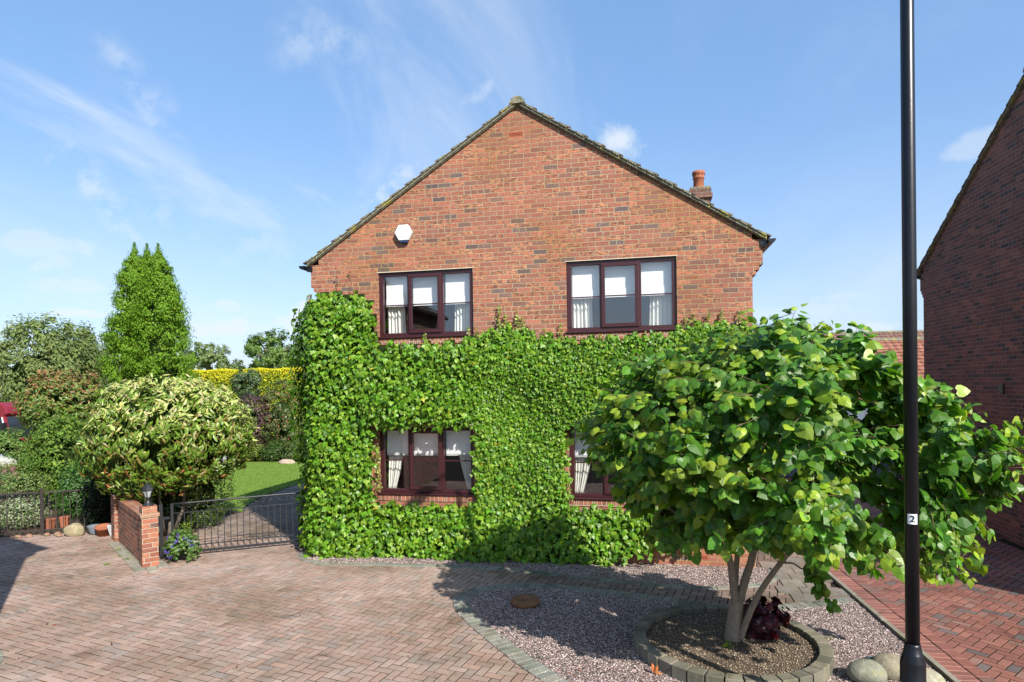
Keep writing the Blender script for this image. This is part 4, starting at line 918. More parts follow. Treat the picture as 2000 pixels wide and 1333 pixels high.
def shrub(name, label, cat, c, rad, n, size, col, tmpl=TRI, alt=None, pa=.2, clump=.14, amp=.12, mat='leaf', upness=.3, group=None, flowers=None, colfn=None, cs=.6, shell=.35):
    SEED[0] += 1; root = empty(name, (c[0], c[1], 0)); tag(root, label, cat, group); of = np.array([c[0], c[1], 0])
    P, Nn = blob_points(c, rad, n, SEED[0], amp, clump, shell=shell); m = len(P); Nn = Nn + rs.normal(0, .4, (m, 3)); Nn[:, 2] += .35
    T = unit(P - np.array(c)) + rs.normal(0, .5, (m, 3)); T[:, 2] += upness
    cl_ = colfn(P) if colfn else pal(m, col, .3, alt, pa)
    leaves('leaves', P - of, Nn, T, rs.uniform(size[0], size[1], m), tmpl, cl_, M[mat], root)
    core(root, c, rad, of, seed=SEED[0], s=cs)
    if flowers:
        fc, fn, fsz = flowers; P, Nn = blob_points(c, np.array(rad) * 1.04, fn, SEED[0], amp, .05, shell=.05); m = len(P)
        leaves('flowers', P - of, Nn + rs.normal(0, .3, (m, 3)), rs.normal(0, 1, (m, 3)), rs.uniform(fsz * .7, fsz * 1.2, m), TRI, pal(m, fc, .2), M['petal'], root)
    return root

# variegated evergreen dome above the garden wall
vc = np.array([-9.12, 10.55, 1.98]); vr = np.array([1.60, 1.38, 1.15])
def v_col(P):
    h = (P[:, 2] - vc[2]) / vr[2]; n = len(P); o = np.linalg.norm((P - vc) / vr, axis=1)
    pc = np.clip(.26 + h * .85, .03, .9) * np.clip((o - .72) * 4.2, 0, 1); c = pal(n, (.14, .235, .022), .3, [(.09, .16, .015), (.22, .17, .04)], .28); m = rs.rand(n) < pc
    c[m] = pal(n, (.50, .53, .17), .15, [(.52, .46, .24), (.38, .46, .11)], .35)[m]
    lo = (h < -.5) & (rs.rand(n) < .09); c[lo] = pal(n, (.38, .14, .05), .3)[lo]; return c
vs = empty('variegated_shrub', (vc[0], vc[1], 0)); tag(vs, 'large dome-shaped shrub with cream and green leaves overhanging the brick garden wall', 'shrub')
P, Nn = blob_points(vc, vr, 14500, 77, .07, .13, 900, .36, .35); of = np.array([vc[0], vc[1], 0]); rel = (P - vc) / vr
k = ~((rel[:, 2] < -.7) & (rs.rand(len(P)) < .3)); P, Nn = P[k], Nn[k]; m = len(P)
T = unit((P - vc) / vr) + np.array([0, 0, .95]) + rs.normal(0, .38, (m, 3)); Nn = Nn + rs.normal(0, .35, (m, 3)); Nn[:, 2] += .3; Nn[:, 1] -= .25
leaves('leaves', P - of, Nn, T, rs.uniform(.10, .165, m), (OVAL[0] * np.array([.85, 1, 1]), OVAL[1]), v_col(P), M['leaf'], vs)
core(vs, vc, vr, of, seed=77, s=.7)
t_ = MB()
for a in range(6): t_.tube([(.1 * math.cos(a), .1 * math.sin(a), 0), (.35 * math.cos(a), .3 * math.sin(a), .5), (.45 * math.cos(a), .4 * math.sin(a), 1.3)], [.04, .03, .015], 7)
t_.build('stems', M['bark_far'], vs)

# three-peaked conifer
tb = at(278, 740, 15.4); TX, TY = tb[0], 15.4
tj = empty('conifer', (TX, TY, 0)); tag(tj, 'tall bright green conifer rising to three pointed tips on the left', 'tree')
peaks = [(at(263, 490, 15.4), .62), (at(287, 492, 15.6), .5), (at(309, 492, 15.3), .6)]
Ps, Ns, Ts = [], [], []
H0 = peaks[0][0][2]
for pi, (pk, _) in enumerate(peaks):
    bx = TX + (pk[0] - TX) * 1.0; cnt = (46000, 28000, 46000)[pi]
    ncl = 520; hz_ = rs.rand(ncl) ** 1.15; an = rs.uniform(0, 6.28, ncl); prof = 1.10 * (hz_ ** .60) * (1 - .38 * hz_ ** 4) * np.clip(hz_ / .07, .15, 1) ** .5       # hz 0 top .. 1 base
    spread = (pk[0] - TX) * (1 + .25 * hz_); rad = prof * (1 + .10 * np.sin(an * 3 + pi) + .10 * rs.normal(0, 1, ncl)); rad *= (1.02, .95, 1.0)[pi]
    cx_ = TX + spread + rad * np.cos(an) * 1.0; cy_ = pk[1] + rad * np.sin(an); cz_ = pk[2] - hz_ * (pk[2] - .4)
    cs_ = (.05 + .15 * np.clip(hz_ / .2, 0, 1)) * rs.uniform(.7, 1.25, ncl); ids = rs.randint(0, ncl, cnt); o = unit(rs.normal(0, 1, (cnt, 3))) * rs.rand(cnt, 1) ** .45 * cs_[ids][:, None]
    outd = np.column_stack([np.cos(an), np.sin(an), np.full(ncl, .25)])[ids]; o += outd * np.maximum(0, (o * outd).sum(1, keepdims=True)) * .3
    Ps.append(np.column_stack([cx_, cy_, cz_])[ids] + o); Ns.append(unit(o) + outd * .6 + rs.normal(0, .35, (cnt, 3))); Ts.append(unit(o) * .8 + outd * .6 + np.array([0, 0, 1.1]) + rs.normal(0, .25, (cnt, 3)))
    k = 900; hz_ = .07 - .115 * rs.rand(k) ** 1.5; Ps.append(np.column_stack([pk[0] + rs.normal(0, .01 + .9 * np.maximum(0, hz_ + .045)), pk[1] + rs.normal(0, .01 + .9 * np.maximum(0, hz_ + .045)), pk[2] - hz_ * 5])); Ns.append(rs.normal(0, 1, (k, 3))); Ts.append(np.column_stack([rs.normal(0, .3, (k, 2)), np.ones(k)]))
P = np.vstack(Ps); Nn = np.vstack(Ns); T = np.vstack(Ts); of = np.array([TX, TY, 0]); fz = np.sin(P[:, 2] * 9 + P[:, 0] * 5) * np.sin(P[:, 0] * 11 + P[:, 2] * 3); k = P[:, 2] > .2; P, Nn, T = P[k], Nn[k], T[k]; m = len(P); tipd = np.min([np.linalg.norm((P - pk) * np.array([1, 1, .6]), axis=1) for pk, _ in peaks], axis=0)
leaves('foliage', P - of, Nn, T, rs.uniform(.04, .08, m) * np.clip(.45 + tipd * .9, .45, 1), SPRAY, pal(m, (.14, .265, .014), .3, [(.19, .34, .02), (.08, .17, .01)], .3), M['leaf_matt'], tj)
cm = MB()
for pk, _ in peaks: cm.lathe([(.0, pk[2] - .35)] + [(.58 * (q ** .62) * (1 - .38 * q ** 4) * 1.0, pk[2] - q * (pk[2] - .4)) for q in np.linspace(.06, 1, 10)][0:], ((pk[0] - TX) * 1.1, pk[1] - TY, 0), 14)
cm.build('shade_core', M['core'], tj); cm = MB(); cm.tube([(0, 0, 0), (0, 0, 2)], .14, 8); cm.build('trunk', M['bark_far'], tj)  # solid dark cones paint the shade inside the foliage, no modelled branches

def ball(px, py, Y, rpx, h=None):   # a ball seen at that pixel with that pixel radius
    c = at(px, py, Y); r = rpx / F * Y / .97; return c, r
def sh2(name, label, cat, px, py, Y, rx, rz_, n, size, col, ry=None, **kw):
    c = at(px, py, Y); r1 = rx * Y / F; r2 = rz_ * Y / F; return shrub(name, label, cat, c, (r1, ry or r1 * .9, r2), n, size, col, **kw)
sh2('red_tipped_shrub', 'broad shrub with red-bronze young leaves behind the left end of the flower bed', 'shrub', 125, 790, 15.2, 100, 82, 9500, (.08, .14), (.10, .14, .03), tmpl=OVAL, colfn=lambda P: np.where((rs.rand(len(P)) < np.clip((P[:, 2] - 2.2) * .62, .12, .75))[:, None], pal(len(P), (.27, .17, .05), .3, [(.34, .12, .07), (.30, .24, .07)], .6), pal(len(P), (.14, .21, .035), .3)), cs=.5)
sh2('feathery_green_shrub', 'feathery mid-green shrub left of the variegated dome, behind the black fence', 'shrub', 118, 900, 12.6, 72, 105, 8500, (.05, .10), (.11, .20, .025), alt=[(.19, .28, .035), (.08, .15, .02)], pa=.35, mat='leaf_matt', upness=.8, clump=.2, cs=.6)
sh2('glossy_green_shrub', 'dark glossy evergreen shrub between the fence and the variegated dome', 'shrub', 150, 960, 11.6, 45, 62, 3600, (.04, .07), (.05, .13, .022), alt=[(.08, .19, .03)], cs=.5)
sh2('dark_yew_shrub', 'very dark shaded evergreen under the left side of the variegated dome', 'shrub', 204, 970, 10.9, 38, 84, 4600, (.05, .08), (.014, .03, .008), mat='leaf_matt', cs=.55)
sh2('privet_shrub', 'small dark green rounded shrub under the right side of the variegated dome, beside the drive', 'shrub', 388, 965, 11.2, 60, 74, 6000, (.035, .06), (.055, .10, .018), alt=[(.13, .17, .02)], pa=.2, cs=.5)
sh2('dark_shrub', 'low dark green shrub directly behind the garden wall', 'shrub', 305, 975, 10.9, 60, 42, 3000, (.04, .07), (.03, .06, .014), alt=[(.16, .15, .02)], pa=.05, cs=.5)
sh2('white_edged_shrub', 'small shrub with white-edged leaves behind the left panel of the black fence', 'shrub', 42, 1000, 10.6, 48, 38, 3200, (.03, .055), (.42, .46, .30), alt=[(.10, .17, .04), (.20, .28, .10)], pa=.4, cs=.5)
sh2('yellow_green_shrub', 'grey-green mounded plant behind the fence with pale leaves, next to the pink sedum', 'shrub', 45, 945, 11.6, 55, 26, 2600, (.03, .05), (.17, .26, .07), alt=[(.3, .36, .12)], pa=.3, cs=.5)
sh2('pink_flowering_plant', 'mound of pink flower heads at the left edge, in front of the boulder', 'plant', 8, 930, 12.0, 34, 22, 1500, (.03, .05), (.14, .16, .06), flowers=((.50, .20, .26), 900, .03), cs=.5)
sh2('yellow_flowering_plant', 'small plant with bright yellow flowers beside the pink flower heads', 'plant', 45, 938, 12.2, 14, 12, 500, (.03, .05), (.16, .24, .03), flowers=((.65, .52, .05), 160, .035), cs=.5)
sh2('golden_flowering_plant', 'low patch of yellow flowers just under the pale boulder', 'plant', 12, 915, 12.4, 20, 8, 400, (.03, .05), (.16, .24, .03), flowers=((.65, .50, .05), 160, .03), cs=.5)
sh2('low_green_shrub', 'bushy green border plant below the maroon van', 'shrub', 20, 868, 14.5, 60, 32, 3600, (.05, .08), (.13, .23, .04), alt=[(.25, .32, .08)], pa=.2, cs=.5)
sh2('leafy_border_plant', 'light green leafy plant behind the fence and left of the feathery shrub', 'plant', 45, 905, 13.2, 45, 30, 2600, (.05, .08), (.11, .21, .04), alt=[(.2, .28, .06)], pa=.3, cs=.5)
# back border beyond the lawn
sh2('purple_leaved_shrub', 'dark purple-leaved shrub at the far side of the lawn', 'shrub', 492, 822, 22.3, 42, 62, 5200, (.06, .11), (.085, .04, .048), alt=[(.13, .06, .07), (.07, .07, .03)], pa=.4, cs=.5)
sh2('round_green_shrub', 'rounded green shrub standing against the yellow-topped hedge', 'shrub', 482, 752, 25.5, 30, 32, 2600, (.08, .13), (.075, .14, .045), alt=[(.13, .11, .09)], pa=.2, cs=.5)
sh2('rust_flecked_shrub', 'tall green shrub flecked with rusty red leaves between the purple shrub and the ivy', 'shrub', 552, 822, 22.8, 48, 76, 6000, (.06, .11), (.095, .15, .045), alt=[(.30, .09, .05), (.19, .18, .07)], pa=.28, cs=.5)
for px, ry_, col, nm in ((442, 885, (.10, .16, .03), 'yellowish'), (492, 886, (.15, .19, .03), 'golden green'), (535, 885, (.06, .12, .02), 'dark'), (576, 884, (.10, .15, .04), 'pale')):
    sh2('edging_plant', '%s low plant on the far edge of the lawn%s' % (nm, {442: ', nearest the variegated dome', 492: ' below the purple shrub', 535: ' below the rust-flecked shrub', 576: ' nearest the ivy'}[px]), 'plant', px, ry_, 21.9, 30, 22, 2000, (.05, .09), col, flowers=((.45, .05, .03), 14, .05), cs=.8, group='low plants along the far edge of the lawn')
# hedge with clipped golden top
hd = empty('clipped_hedge', (-21, 31.3, 0)); tag(hd, 'long clipped hedge with bright yellow top beyond the garden', 'hedge')
hm = MB(); hm.box(-10, 13, -.75, .75, 0, 3.62); hm.build('shade_core', M['core'], hd)  # solid dark box, coloured as the shade inside the hedge
n = 60000; u = rs.uniform(-10.1, 13.1, n); f = rs.rand(n) < .78; zz3 = np.where(f, 3.9 - 3.6 * rs.rand(n) ** 1.7, 3.78 + rs.normal(0, .05, n)); yy = np.where(f, -.85 + rs.normal(0, .07, n), rs.uniform(-.9, .9, n)); zz3 += .03 * np.sin(u * 3)
P = np.column_stack([u, yy, zz3]); Nn = np.column_stack([rs.normal(0, .5, n), np.where(f, -1, -.2) + rs.normal(0, .3, n), np.where(f, .4, 1) + rs.normal(0, .3, n)]); T = np.column_stack([rs.normal(0, .5, n), rs.normal(-.4, .3, n), np.full(n, 1.0)])
gold = rs.rand(n) < np.clip((zz3 - 3.1 - .15 * np.sin(u * 1.3)) * 1.5, .10, .98)
c = np.where(gold[:, None], pal(n, (.60, .55, .02), .2), pal(n, (.24, .31, .02), .3))
leaves('foliage', P, Nn, T, rs.uniform(.06, .13, n), SPRAY, c, M['leaf_matt'], hd)

def btree(name, label, c, rad, trunk_r, n, size, col, alt=None, pa=.2, group=None, clump=.5, cat='tree', limbs=7, amp=.16, tmpl=TRI, shell=.75, lean=0, droop=0, cs=None, mat='leaf_matt'):
    SEED[0] += 1; root = empty(name, (c[0], c[1], 0)); tag(root, label, cat, group); of = np.array([c[0], c[1], 0])
    tk = MB(); base = Vector((0, 0, 0)); zc0 = c[2] - rad[2] * .75
    tk.tube([(0, 0, 0), (lean * .3, 0, zc0 * .5), (lean, 0, zc0), (lean * 1.1, 0, c[2])], [trunk_r * 1.3, trunk_r, trunk_r * .8, trunk_r * .4], 9)
    r = np.random.RandomState(SEED[0])
    for k in range(limbs):
        a = 6.28 * k / limbs + r.rand(); e = (math.cos(a) * rad[0] * .7, math.sin(a) * rad[1] * .7, c[2] + rad[2] * r.uniform(-.2, .6)); s_ = zc0 + (c[2] - zc0) * r.rand() * .6
        tk.tube([(lean, 0, s_), (e[0] * .45 + lean * .5, e[1] * .45, (s_ + e[2]) / 2 + .1 * rad[2]), e], [trunk_r * .5, trunk_r * .3, trunk_r * .1], 6)
    tk.build('trunk', M['bark_far'], root)
    P, Nn = blob_points(c, rad, n, SEED[0], amp, clump, max(40, n // 60), shell); m = len(P); T = unit(P - np.array(c)) + rs.normal(0, .6, (m, 3)); T[:, 2] -= droop
    leaves('crown', P - of, Nn + rs.normal(0, .4, (m, 3)) + np.array([0, 0, .3]), T, rs.uniform(size[0], size[1], m), tmpl, pal(m, col, .3, alt, pa), M[mat], root)
    if cs: core(root, c, rad, of, seed=SEED[0], s=cs)
    return root
btree('cherry_tree', 'wide drooping-leaved tree behind the maroon van at the left edge', at(70, 745, 25), (3.4, 2.2, 2.62), .16, 24000, (.14, .24), (.17, .22, .065), [(.23, .29, .10), (.10, .15, .04)], .4, clump=.4, tmpl=OVAL, droop=.9, cs=.42, shell=.32, amp=.09)
btree('cherry_tree', 'second drooping-leaved tree, joined to the first and partly outside the left of the photo', at(-120, 720, 26), (3.6, 2.2, 2.8), .18, 12000, (.14, .24), (.17, .22, .065), [(.23, .29, .10), (.10, .15, .04)], .4, clump=.4, tmpl=OVAL, droop=.9, cs=.42, shell=.32, amp=.09)
btree('slender_tree', 'grey-green tree behind the red-tipped shrub, left of the conifer', at(170, 730, 30), (2.2, 2, 2.6), .14, 12000, (.14, .24), (.15, .20, .06), [(.10, .14, .04)], .3, clump=.4, tmpl=OVAL, droop=.7, cs=.42, shell=.35, amp=.09)
btree('distant_tree', 'pale green round-headed tree far beyond the hedge, just right of the conifer', at(405, 700, 70), (2.25, 2.2, 2.25), .25, 5200, (.22, .38), (.21, .27, .10), [(.15, .21, .07)], .4, clump=.4)
btree('distant_tree', 'faint pale tree far off, half hidden by the conifer', at(362, 708, 84), (2.3, 2, 2.5), .25, 2600, (.26, .42), (.14, .18, .10), [(.1, .13, .07)], .4, clump=.5)
btree('broad_tree', 'broad mid-green tree with gaps in its crown beyond the hedge, left of the ivy', at(530, 690, 50), (2.8, 2.5, 1.95), .25, 7500, (.18, .3), (.13, .21, .05), [(.18, .27, .06), (.09, .15, .03)], .4, clump=.42)
btree('broad_tree', 'dark green tree beyond the hedge whose crown meets the ivy edge', at(600, 700, 52), (2.0, 2.0, 1.9), .25, 4200, (.18, .3), (.11, .18, .04), [(.08, .14, .03)], .4, clump=.42)
btree('hedgerow_tree', 'low bushy hedgerow tree seen over the yellow hedge between the two larger trees', at(455, 722, 62), (1.9, 2, 1.0), .2, 2400, (.2, .34), (.18, .24, .08), [(.13, .18, .06)], .4, clump=.4, cs=.6)
for px in (330, 560): btree('hedgerow_tree', {330: 'low hedgerow tree behind the conifer on the skyline', 560: 'low hedgerow tree in front of the broad tree, just above the yellow hedge'}[px], at(px, 722, 58), (2.4, 2, .9), .2, 2600, (.2, .34), (.16, .22, .07), [(.12, .18, .06)], .4, clump=.4, cs=.6)

# ------------------------------------------------------------------ garden wall, pillar, lantern
gw = empty('garden_wall', (wallA[0], wallA[1], 0), math.atan2(*(wallB - wallA)[::-1])); Lw = float(np.linalg.norm(wallB - wallA))
tag(gw, 'low brick garden wall with square brick pillar, running back under the variegated shrub', 'wall')
b = MB(); b.box(.05, Lw, -.108, .108, 0, .70); b.build('wall', M['brick_wall'], gw)
b = MB(); b.box(.05, Lw, -.115, .115, .701, .80); b.build('coping', M['soldier'], gw)
b = MB(); b.box(Lw + .002, Lw + .34, -.16, .17, 0, .86); b.build('end_pier', M['brick_wall'], gw)
rz = -gw.rotation_euler.z + R(8)
Mp = Matrix.Translation((-.07, .03, 0))
b = MB(); b.box(-.1175, .1175, -.1175, .1175, 0, .80, Mp); b.box(-.108, .108, -.108, .108, .857, .975, Mp); b.build('pillar', M['brick_wall'], gw)
b = MB(); b.box(-.132, .132, -.132, .132, .801, .825, Mp); b.box(-.138, .138, -.138, .138, .826, .856, Mp); b.build('tile_creasing', simple('creasing_tile', (.33, .20, .13), .9, nscale=20, namt=.3), gw)
pc = Matrix.Translation(gw.location) @ Matrix.Rotation(gw.rotation_euler.z, 4, 'Z') @ Mp @ Vector((0, 0, .976))
la = empty('lantern', pc); la.scale = (1.2, 1.2, 1.22); tag(la, 'black hexagonal lantern with glass panes standing on the brick gate pillar', 'lamp')
b = MB(); b.lathe([(.068, 0), (.068, .012), (.05, .02), (.034, .05), (.026, .085), (.03, .10), (.045, .108), (.045, .112), (.0, .112)], n=20); b.build('base', M['iron'], la)
b = MB(); b.lathe([(.034, .113), (.062, .205)], n=6, smooth=False); b.build('glass', simple('frosted_pane', (.30, .33, .34), .15, .6), la)
b = MB()
for k in range(6): a = k * math.pi / 3; b.tube([(.036 * math.cos(a), .036 * math.sin(a), .112), (.065 * math.cos(a), .065 * math.sin(a), .207)], .005, 6)
b.build('cage', M['iron'], la)
b = MB(); b.lathe([(.078, .206), (.078, .214), (.058, .24), (.06, .244), (.04, .268), (.042, .272), (.018, .292), (.006, .30), (.009, .312), (.0, .33)], n=6, smooth=False); b.build('cap', M['iron'], la)

# ------------------------------------------------------------------ gate
G0, G1 = np.array([-7.80, 9.10]), np.array([-5.85, 10.42]); Lg = float(np.linalg.norm(G1 - G0))
gt = empty('metal_gate', (G0[0], G0[1], 0), math.atan2(*(G1 - G0)[::-1])); tag(gt, 'black wrought iron driveway gate between brick pillar and ivy-covered house', 'gate')
b = MB(); b.box(-.17, -.12, -.025, .025, 0, .92); b.box(-.12, -.02, -.012, .012, .66, .70); b.box(-.12, -.02, -.012, .012, .14, .18); b.build('gate_post', M['iron'], gt)
b = MB(); b.box(0, .04, -.02, .02, .05, .92); b.box(Lg - .03, Lg, -.02, .02, .05, .95)
b.box(.041, Lg - .031, -.02, .02, .05, .085); b.tube([(.04 + (Lg - .07) * q / 10, 0, .905 + .03 * math.sin(q / 10 * 1.57)) for q in range(11)], .018, 8); b.box(.041, Lg - .031, -.012, .012, .17, .185); b.box(.041, Lg - .031, -.012, .012, .745, .76)
b.build('gate_frame', M['iron'], gt)
nb_ = 23
for k in range(1, nb_):
    x_ = k * Lg / nb_; b = MB(); b.box(x_ - .0065, x_ + .0065, -.0065, .0065, .0852, .7448); b.build('bar', M['iron'], gt)
b = MB()
for k in range(6):
    xa = .08 + k * Lg / 6; xb = xa + Lg / 12
    b.tube([(xa, 0, .895), (xb, 0, .765)], .006, 5); b.tube([(xb, 0, .765), (xb + Lg / 12 * .9, 0, .90)], .006, 5)
    b.tube([(xb + .03 * math.cos(t), 0, .86 + .03 * math.sin(t)) for t in np.linspace(0, 6, 12)], .005, 5)
b.build('scrollwork', M['iron'], gt)
# black fence left
FP = [np.array([-13.35, 9.32]), np.array([-11.66, 10.16]), np.array([-10.55, 10.85])]
for q, lab in ((0, 'black iron fence panel left of the rusty post, partly in shadow'), (1, 'black iron fence panel between the rusty post and the dark shrub')):
    a, c = FP[q], FP[q + 1]; L = float(np.linalg.norm(c - a)); fe = empty('railing', (a[0], a[1], 0), math.atan2(*(c - a)[::-1])); tag(fe, lab, 'fence', 'iron fence panels in front of the left-hand border')
    b = MB(); b.box(.03, L - .04, -.01, .01, .835, .86); b.build('rail', M['rusty'], fe); b = MB(); b.box(.03, L - .04, -.01, .01, .09, .11); b.build('rail', M['rusty'], fe)
    n_ = int(L / .115)
    for k in range(1, n_): x_ = k * L / n_; b = MB(); b.box(x_ - .006, x_ + .006, -.006, .006, .04 if k % 2 else .111, .834); b.build('bar', M['rusty'], fe)
b = MB(); b.box(FP[1][0] - .022, FP[1][0] + .022, FP[1][1] - .022, FP[1][1] + .022, 0, .93); tag(b.build('fence_post', M['rusty'], None, .004), 'rusting square iron post joining the two fence panels', 'post')

# ------------------------------------------------------------------ small things
def rock(name, label, c, r, col, seed, cat='rock', group=None, flat=.7, sharp=.12):
    r0 = np.random.RandomState(seed); n1, n2 = 26, 14; V = []; Fq = []
    for j in range(n2 + 1):
        for i in range(n1):
            th, ph = math.pi * j / n2, 2 * math.pi * i / n1; d = np.array([[math.sin(th) * math.cos(ph), math.sin(th) * math.sin(ph), math.cos(th)]]); q = lump(d, seed, sharp)[0]
            V.append((d[0, 0] * r[0] * q, d[0, 1] * r[1] * q, d[0, 2] * r[2] * q))
    for j in range(n2):
        for i in range(n1): Fq.append((j * n1 + i, (j + 1) * n1 + i, (j + 1) * n1 + (i + 1) % n1, j * n1 + (i + 1) % n1))
    m = MB(); m.cc = col; m.add(V, Fq, True); o = m.build(name, M['rock']); o.location = c; return tag(o, label, cat, group)
rock('boulder', 'large smooth oval grey-green boulder left of the lamp post base', (2.06, 6.33, .085), (.165, .13, .11), (.24, .24, .18), 3, sharp=.08)
rock('boulder', 'tan boulder half hidden behind the lamp post base', (2.31, 6.5, .09), (.16, .14, .12), (.29, .255, .18), 5, sharp=.09)
rock('stone', 'small blue-grey stone wedged between the two boulders', (2.19, 6.62, .05), (.09, .08, .085), (.20, .25, .25), 6, sharp=.08)
rock('boulder', 'pale flattish boulder right of the lamp post by the kerb', (2.56, 6.35, .05), (.15, .17, .09), (.40, .37, .27), 8, sharp=.06)
rock('stone', 'dark flat stone beside the small grey stone near the boulders', (2.17, 6.18, .02), (.07, .05, .03), (.10, .10, .10), 9)
rock('boulder', 'angular mossy sandstone block at the foot of the fence left of the pots', (-10.98, 10.22, .10), (.19, .15, .15), (.38, .32, .20), 12, sharp=.15)
rock('stone', 'small reddish stone between the white pot and the garden wall', (-9.95, 10.28, .05), (.11, .09, .07), (.30, .19, .14), 13)
rock('boulder', 'pale round lichened boulder at the left edge of the photo among flowers', at(5, 908, 12.8), (.34, .25, .24), (.40, .40, .36), 14, sharp=.1)
rock('stone', 'grey stone on the left far edge of the lawn', (-15.65, 21.3, .08), (.32, .2, .16), (.33, .33, .32), 15)
rock('stone', 'pinkish pale stone on the far edge of the lawn near the ivy', (-13.1, 21.25, .05), (.28, .18, .12), (.50, .38, .30), 16)
for k, (x_, y_) in enumerate([(-11.5, 10.12), (-11.35, 10.2), (-11.2, 10.1), (-11.78, 9.98), (-11.95, 9.9)]): rock('small_stone', ['russet stone at the foot of the rusty fence post', 'second russet stone right of the fence post', 'russet stone nearest the mossy block', 'small stone just left of the fence post', 'leftmost small stone under the fence'][k], (x_, y_, .02), (.07, .05, .04), (.30, .16, .11), 30 + k, group='small russet stones under the fence')
# pots
p_ = MB(); p_.lathe([(.07, 0), (.10, .05), (.12, .12), (.135, .165), (.14, .18), (.125, .18), (.11, .15), (.0, .145)], n=22); o = p_.build('plant_pot', M['greypot']); o.location = (-10.62, 10.36, 0); tag(o, 'round blue-grey glazed pot right of the mossy block', 'pot')
p_ = MB(); p_.lathe([(.10, 0), (.125, .15), (.14, .155), (.145, .20), (.13, .20), (.115, .16), (0, .15)], n=22); o = p_.build('plant_pot', M['terracotta']); o.location = (-10.36, 10.30, 0); o.rotation_euler = (R(8), R(5), 0); tag(o, 'round terracotta pot between the grey pot and the white pot', 'pot')
p_ = MB(); q = .10
for a, b_, z0, z1 in ((.10, .115, 0, .07), (.116, .135, .0705, .15), (.137, .15, .1505, .22)): p_.add([(-a, -a, z0), (a, -a, z0), (a, a, z0), (-a, a, z0), (-b_, -b_, z1), (b_, -b_, z1), (b_, b_, z1), (-b_, b_, z1)], [(0, 3, 2, 1), (0, 1, 5, 4), (1, 2, 6, 5), (2, 3, 7, 6), (3, 0, 4, 7), (4, 5, 6, 7)])
o = p_.build('plant_pot', M['whitepot'], None, .008); o.location = (-10.12, 10.38, 0); o.rotation_euler = (0, R(4), R(25)); tag(o, 'square weathered white pot nearest the garden wall', 'pot')
for k, (px, Y) in enumerate(((97, 10.6), (127, 10.85))):
    c_ = at(px, 1030, Y); p_ = MB()
    p_.add([(-.07, -.07, 0), (.07, -.07, 0), (.07, .07, 0), (-.07, .07, 0), (-.085, -.085, .22), (.085, -.085, .22), (.085, .085, .22), (-.085, .085, .22)], [(0, 3, 2, 1), (0, 1, 5, 4), (1, 2, 6, 5), (2, 3, 7, 6), (3, 0, 4, 7), (4, 5, 6, 7)]); p_.box(-.095, .095, -.095, .095, .2202, .26)
    o = p_.build('square_planter', M['terracotta'], None, .006); o.scale = (.85, .85, .85); o.location = (c_[0], Y, 0); o.rotation_euler = (0, 0, R(12 + 20 * k)); tag(o, ['square terracotta planter just right of the rusty fence post, behind the bars', 'second square terracotta planter, farther right behind the bars'][k], 'planter', 'square terracotta planters behind the fence')
# round terracotta drain ring in the gravel
dg = MB(); dg.lathe([(.17, 0), (.19, .02), (.19, .055), (.175, .07), (.12, .072), (.06, .055), (.035, .05), (.03, .02), (.0, .02)], n=40)
o = dg.build('stone_ring', simple('rusty_stone', (.20, .10, .05), .9, .2, nscale=9, namt=.5, bump=.6, bscale=30)); o.location = (-1.48, 7.84, .004); tag(o, 'low round rust-brown ring with a centre hole lying in the gravel', 'stone ring')
# red heuchera-like plant, weed, fallen leaf, blue flowers
shrub('red_leaved_plant', 'dark crimson-leaved plant at the foot of the tree, inside the round bed', 'plant', (1.28, 7.15, .24), (.21, .19, .17), 620, (.05, .085), (.085, .012, .022), tmpl=HEART, alt=[(.15, .02, .035), (.05, .01, .018)], pa=.4, clump=.08, amp=.2, cs=.55)
rl = MB(); P = np.array([(1.38, 6.98, .14)]) + rs.normal(0, .025, (12, 3)); o = leaves('red_flower', P, rs.normal(0, .4, (12, 3)) + np.array([0, -.6, .8]), rs.normal(0, 1, (12, 3)), .045, OVAL, pal(12, (.55, .02, .04)), M['petal']); tag(o, 'bright red flower at the front of the crimson-leaved plant', 'flower')
n = 26; P = np.array([(.86, 6.72, .11)]) + rs.normal(0, .022, (n, 3)); o = leaves('small_weed', P, rs.normal(0, .5, (n, 3)) + np.array([0, -.3, 1]), rs.normal(0, 1, (n, 3)), .04, OVAL, pal(n, (.22, .30, .02)), M['leaf_matt']); tag(o, 'tiny yellow-green weed sprouting at the base of the tree trunk', 'weed')
P = np.array([(.10, 6.12, .03)]); o = leaves('fallen_leaf', np.repeat(P, 3, 0) + rs.normal(0, .012, (3, 3)), np.array([(.3, -1, .4), (-.4, -1, .3), (.1, -.6, 1)]), np.array([(0, 0, 1.), (.3, 0, 1), (1, 0, .1)]), .085, OVAL, pal(3, (.5, .17, .04)), M['leaf_matt']); tag(o, 'orange dead leaf leaning on the left side of the round bed kerb', 'leaf')
fc = at(343, 1070, 8.95)
shrub('blue_flowering_plant', 'leafy plant with violet-blue flowers growing between the brick pillar and the gate', 'plant', (-7.47, 8.90, .27), (.27, .20, .27), 1500, (.03, .055), (.085, .17, .035), tmpl=IVY, alt=[(.14, .22, .05)], pa=.3, clump=.09, flowers=((.17, .11, .55), 0, .04), cs=.6) if False else None
bl = shrub('blue_flowering_plant', 'leafy plant with violet-blue flowers growing between the brick pillar and the gate', 'plant', (-7.45, 8.93, .25), (.27, .20, .24), 1500, (.03, .055), (.085, .17, .035), tmpl=IVY, alt=[(.14, .22, .05)], pa=.3, clump=.09, cs=.6)
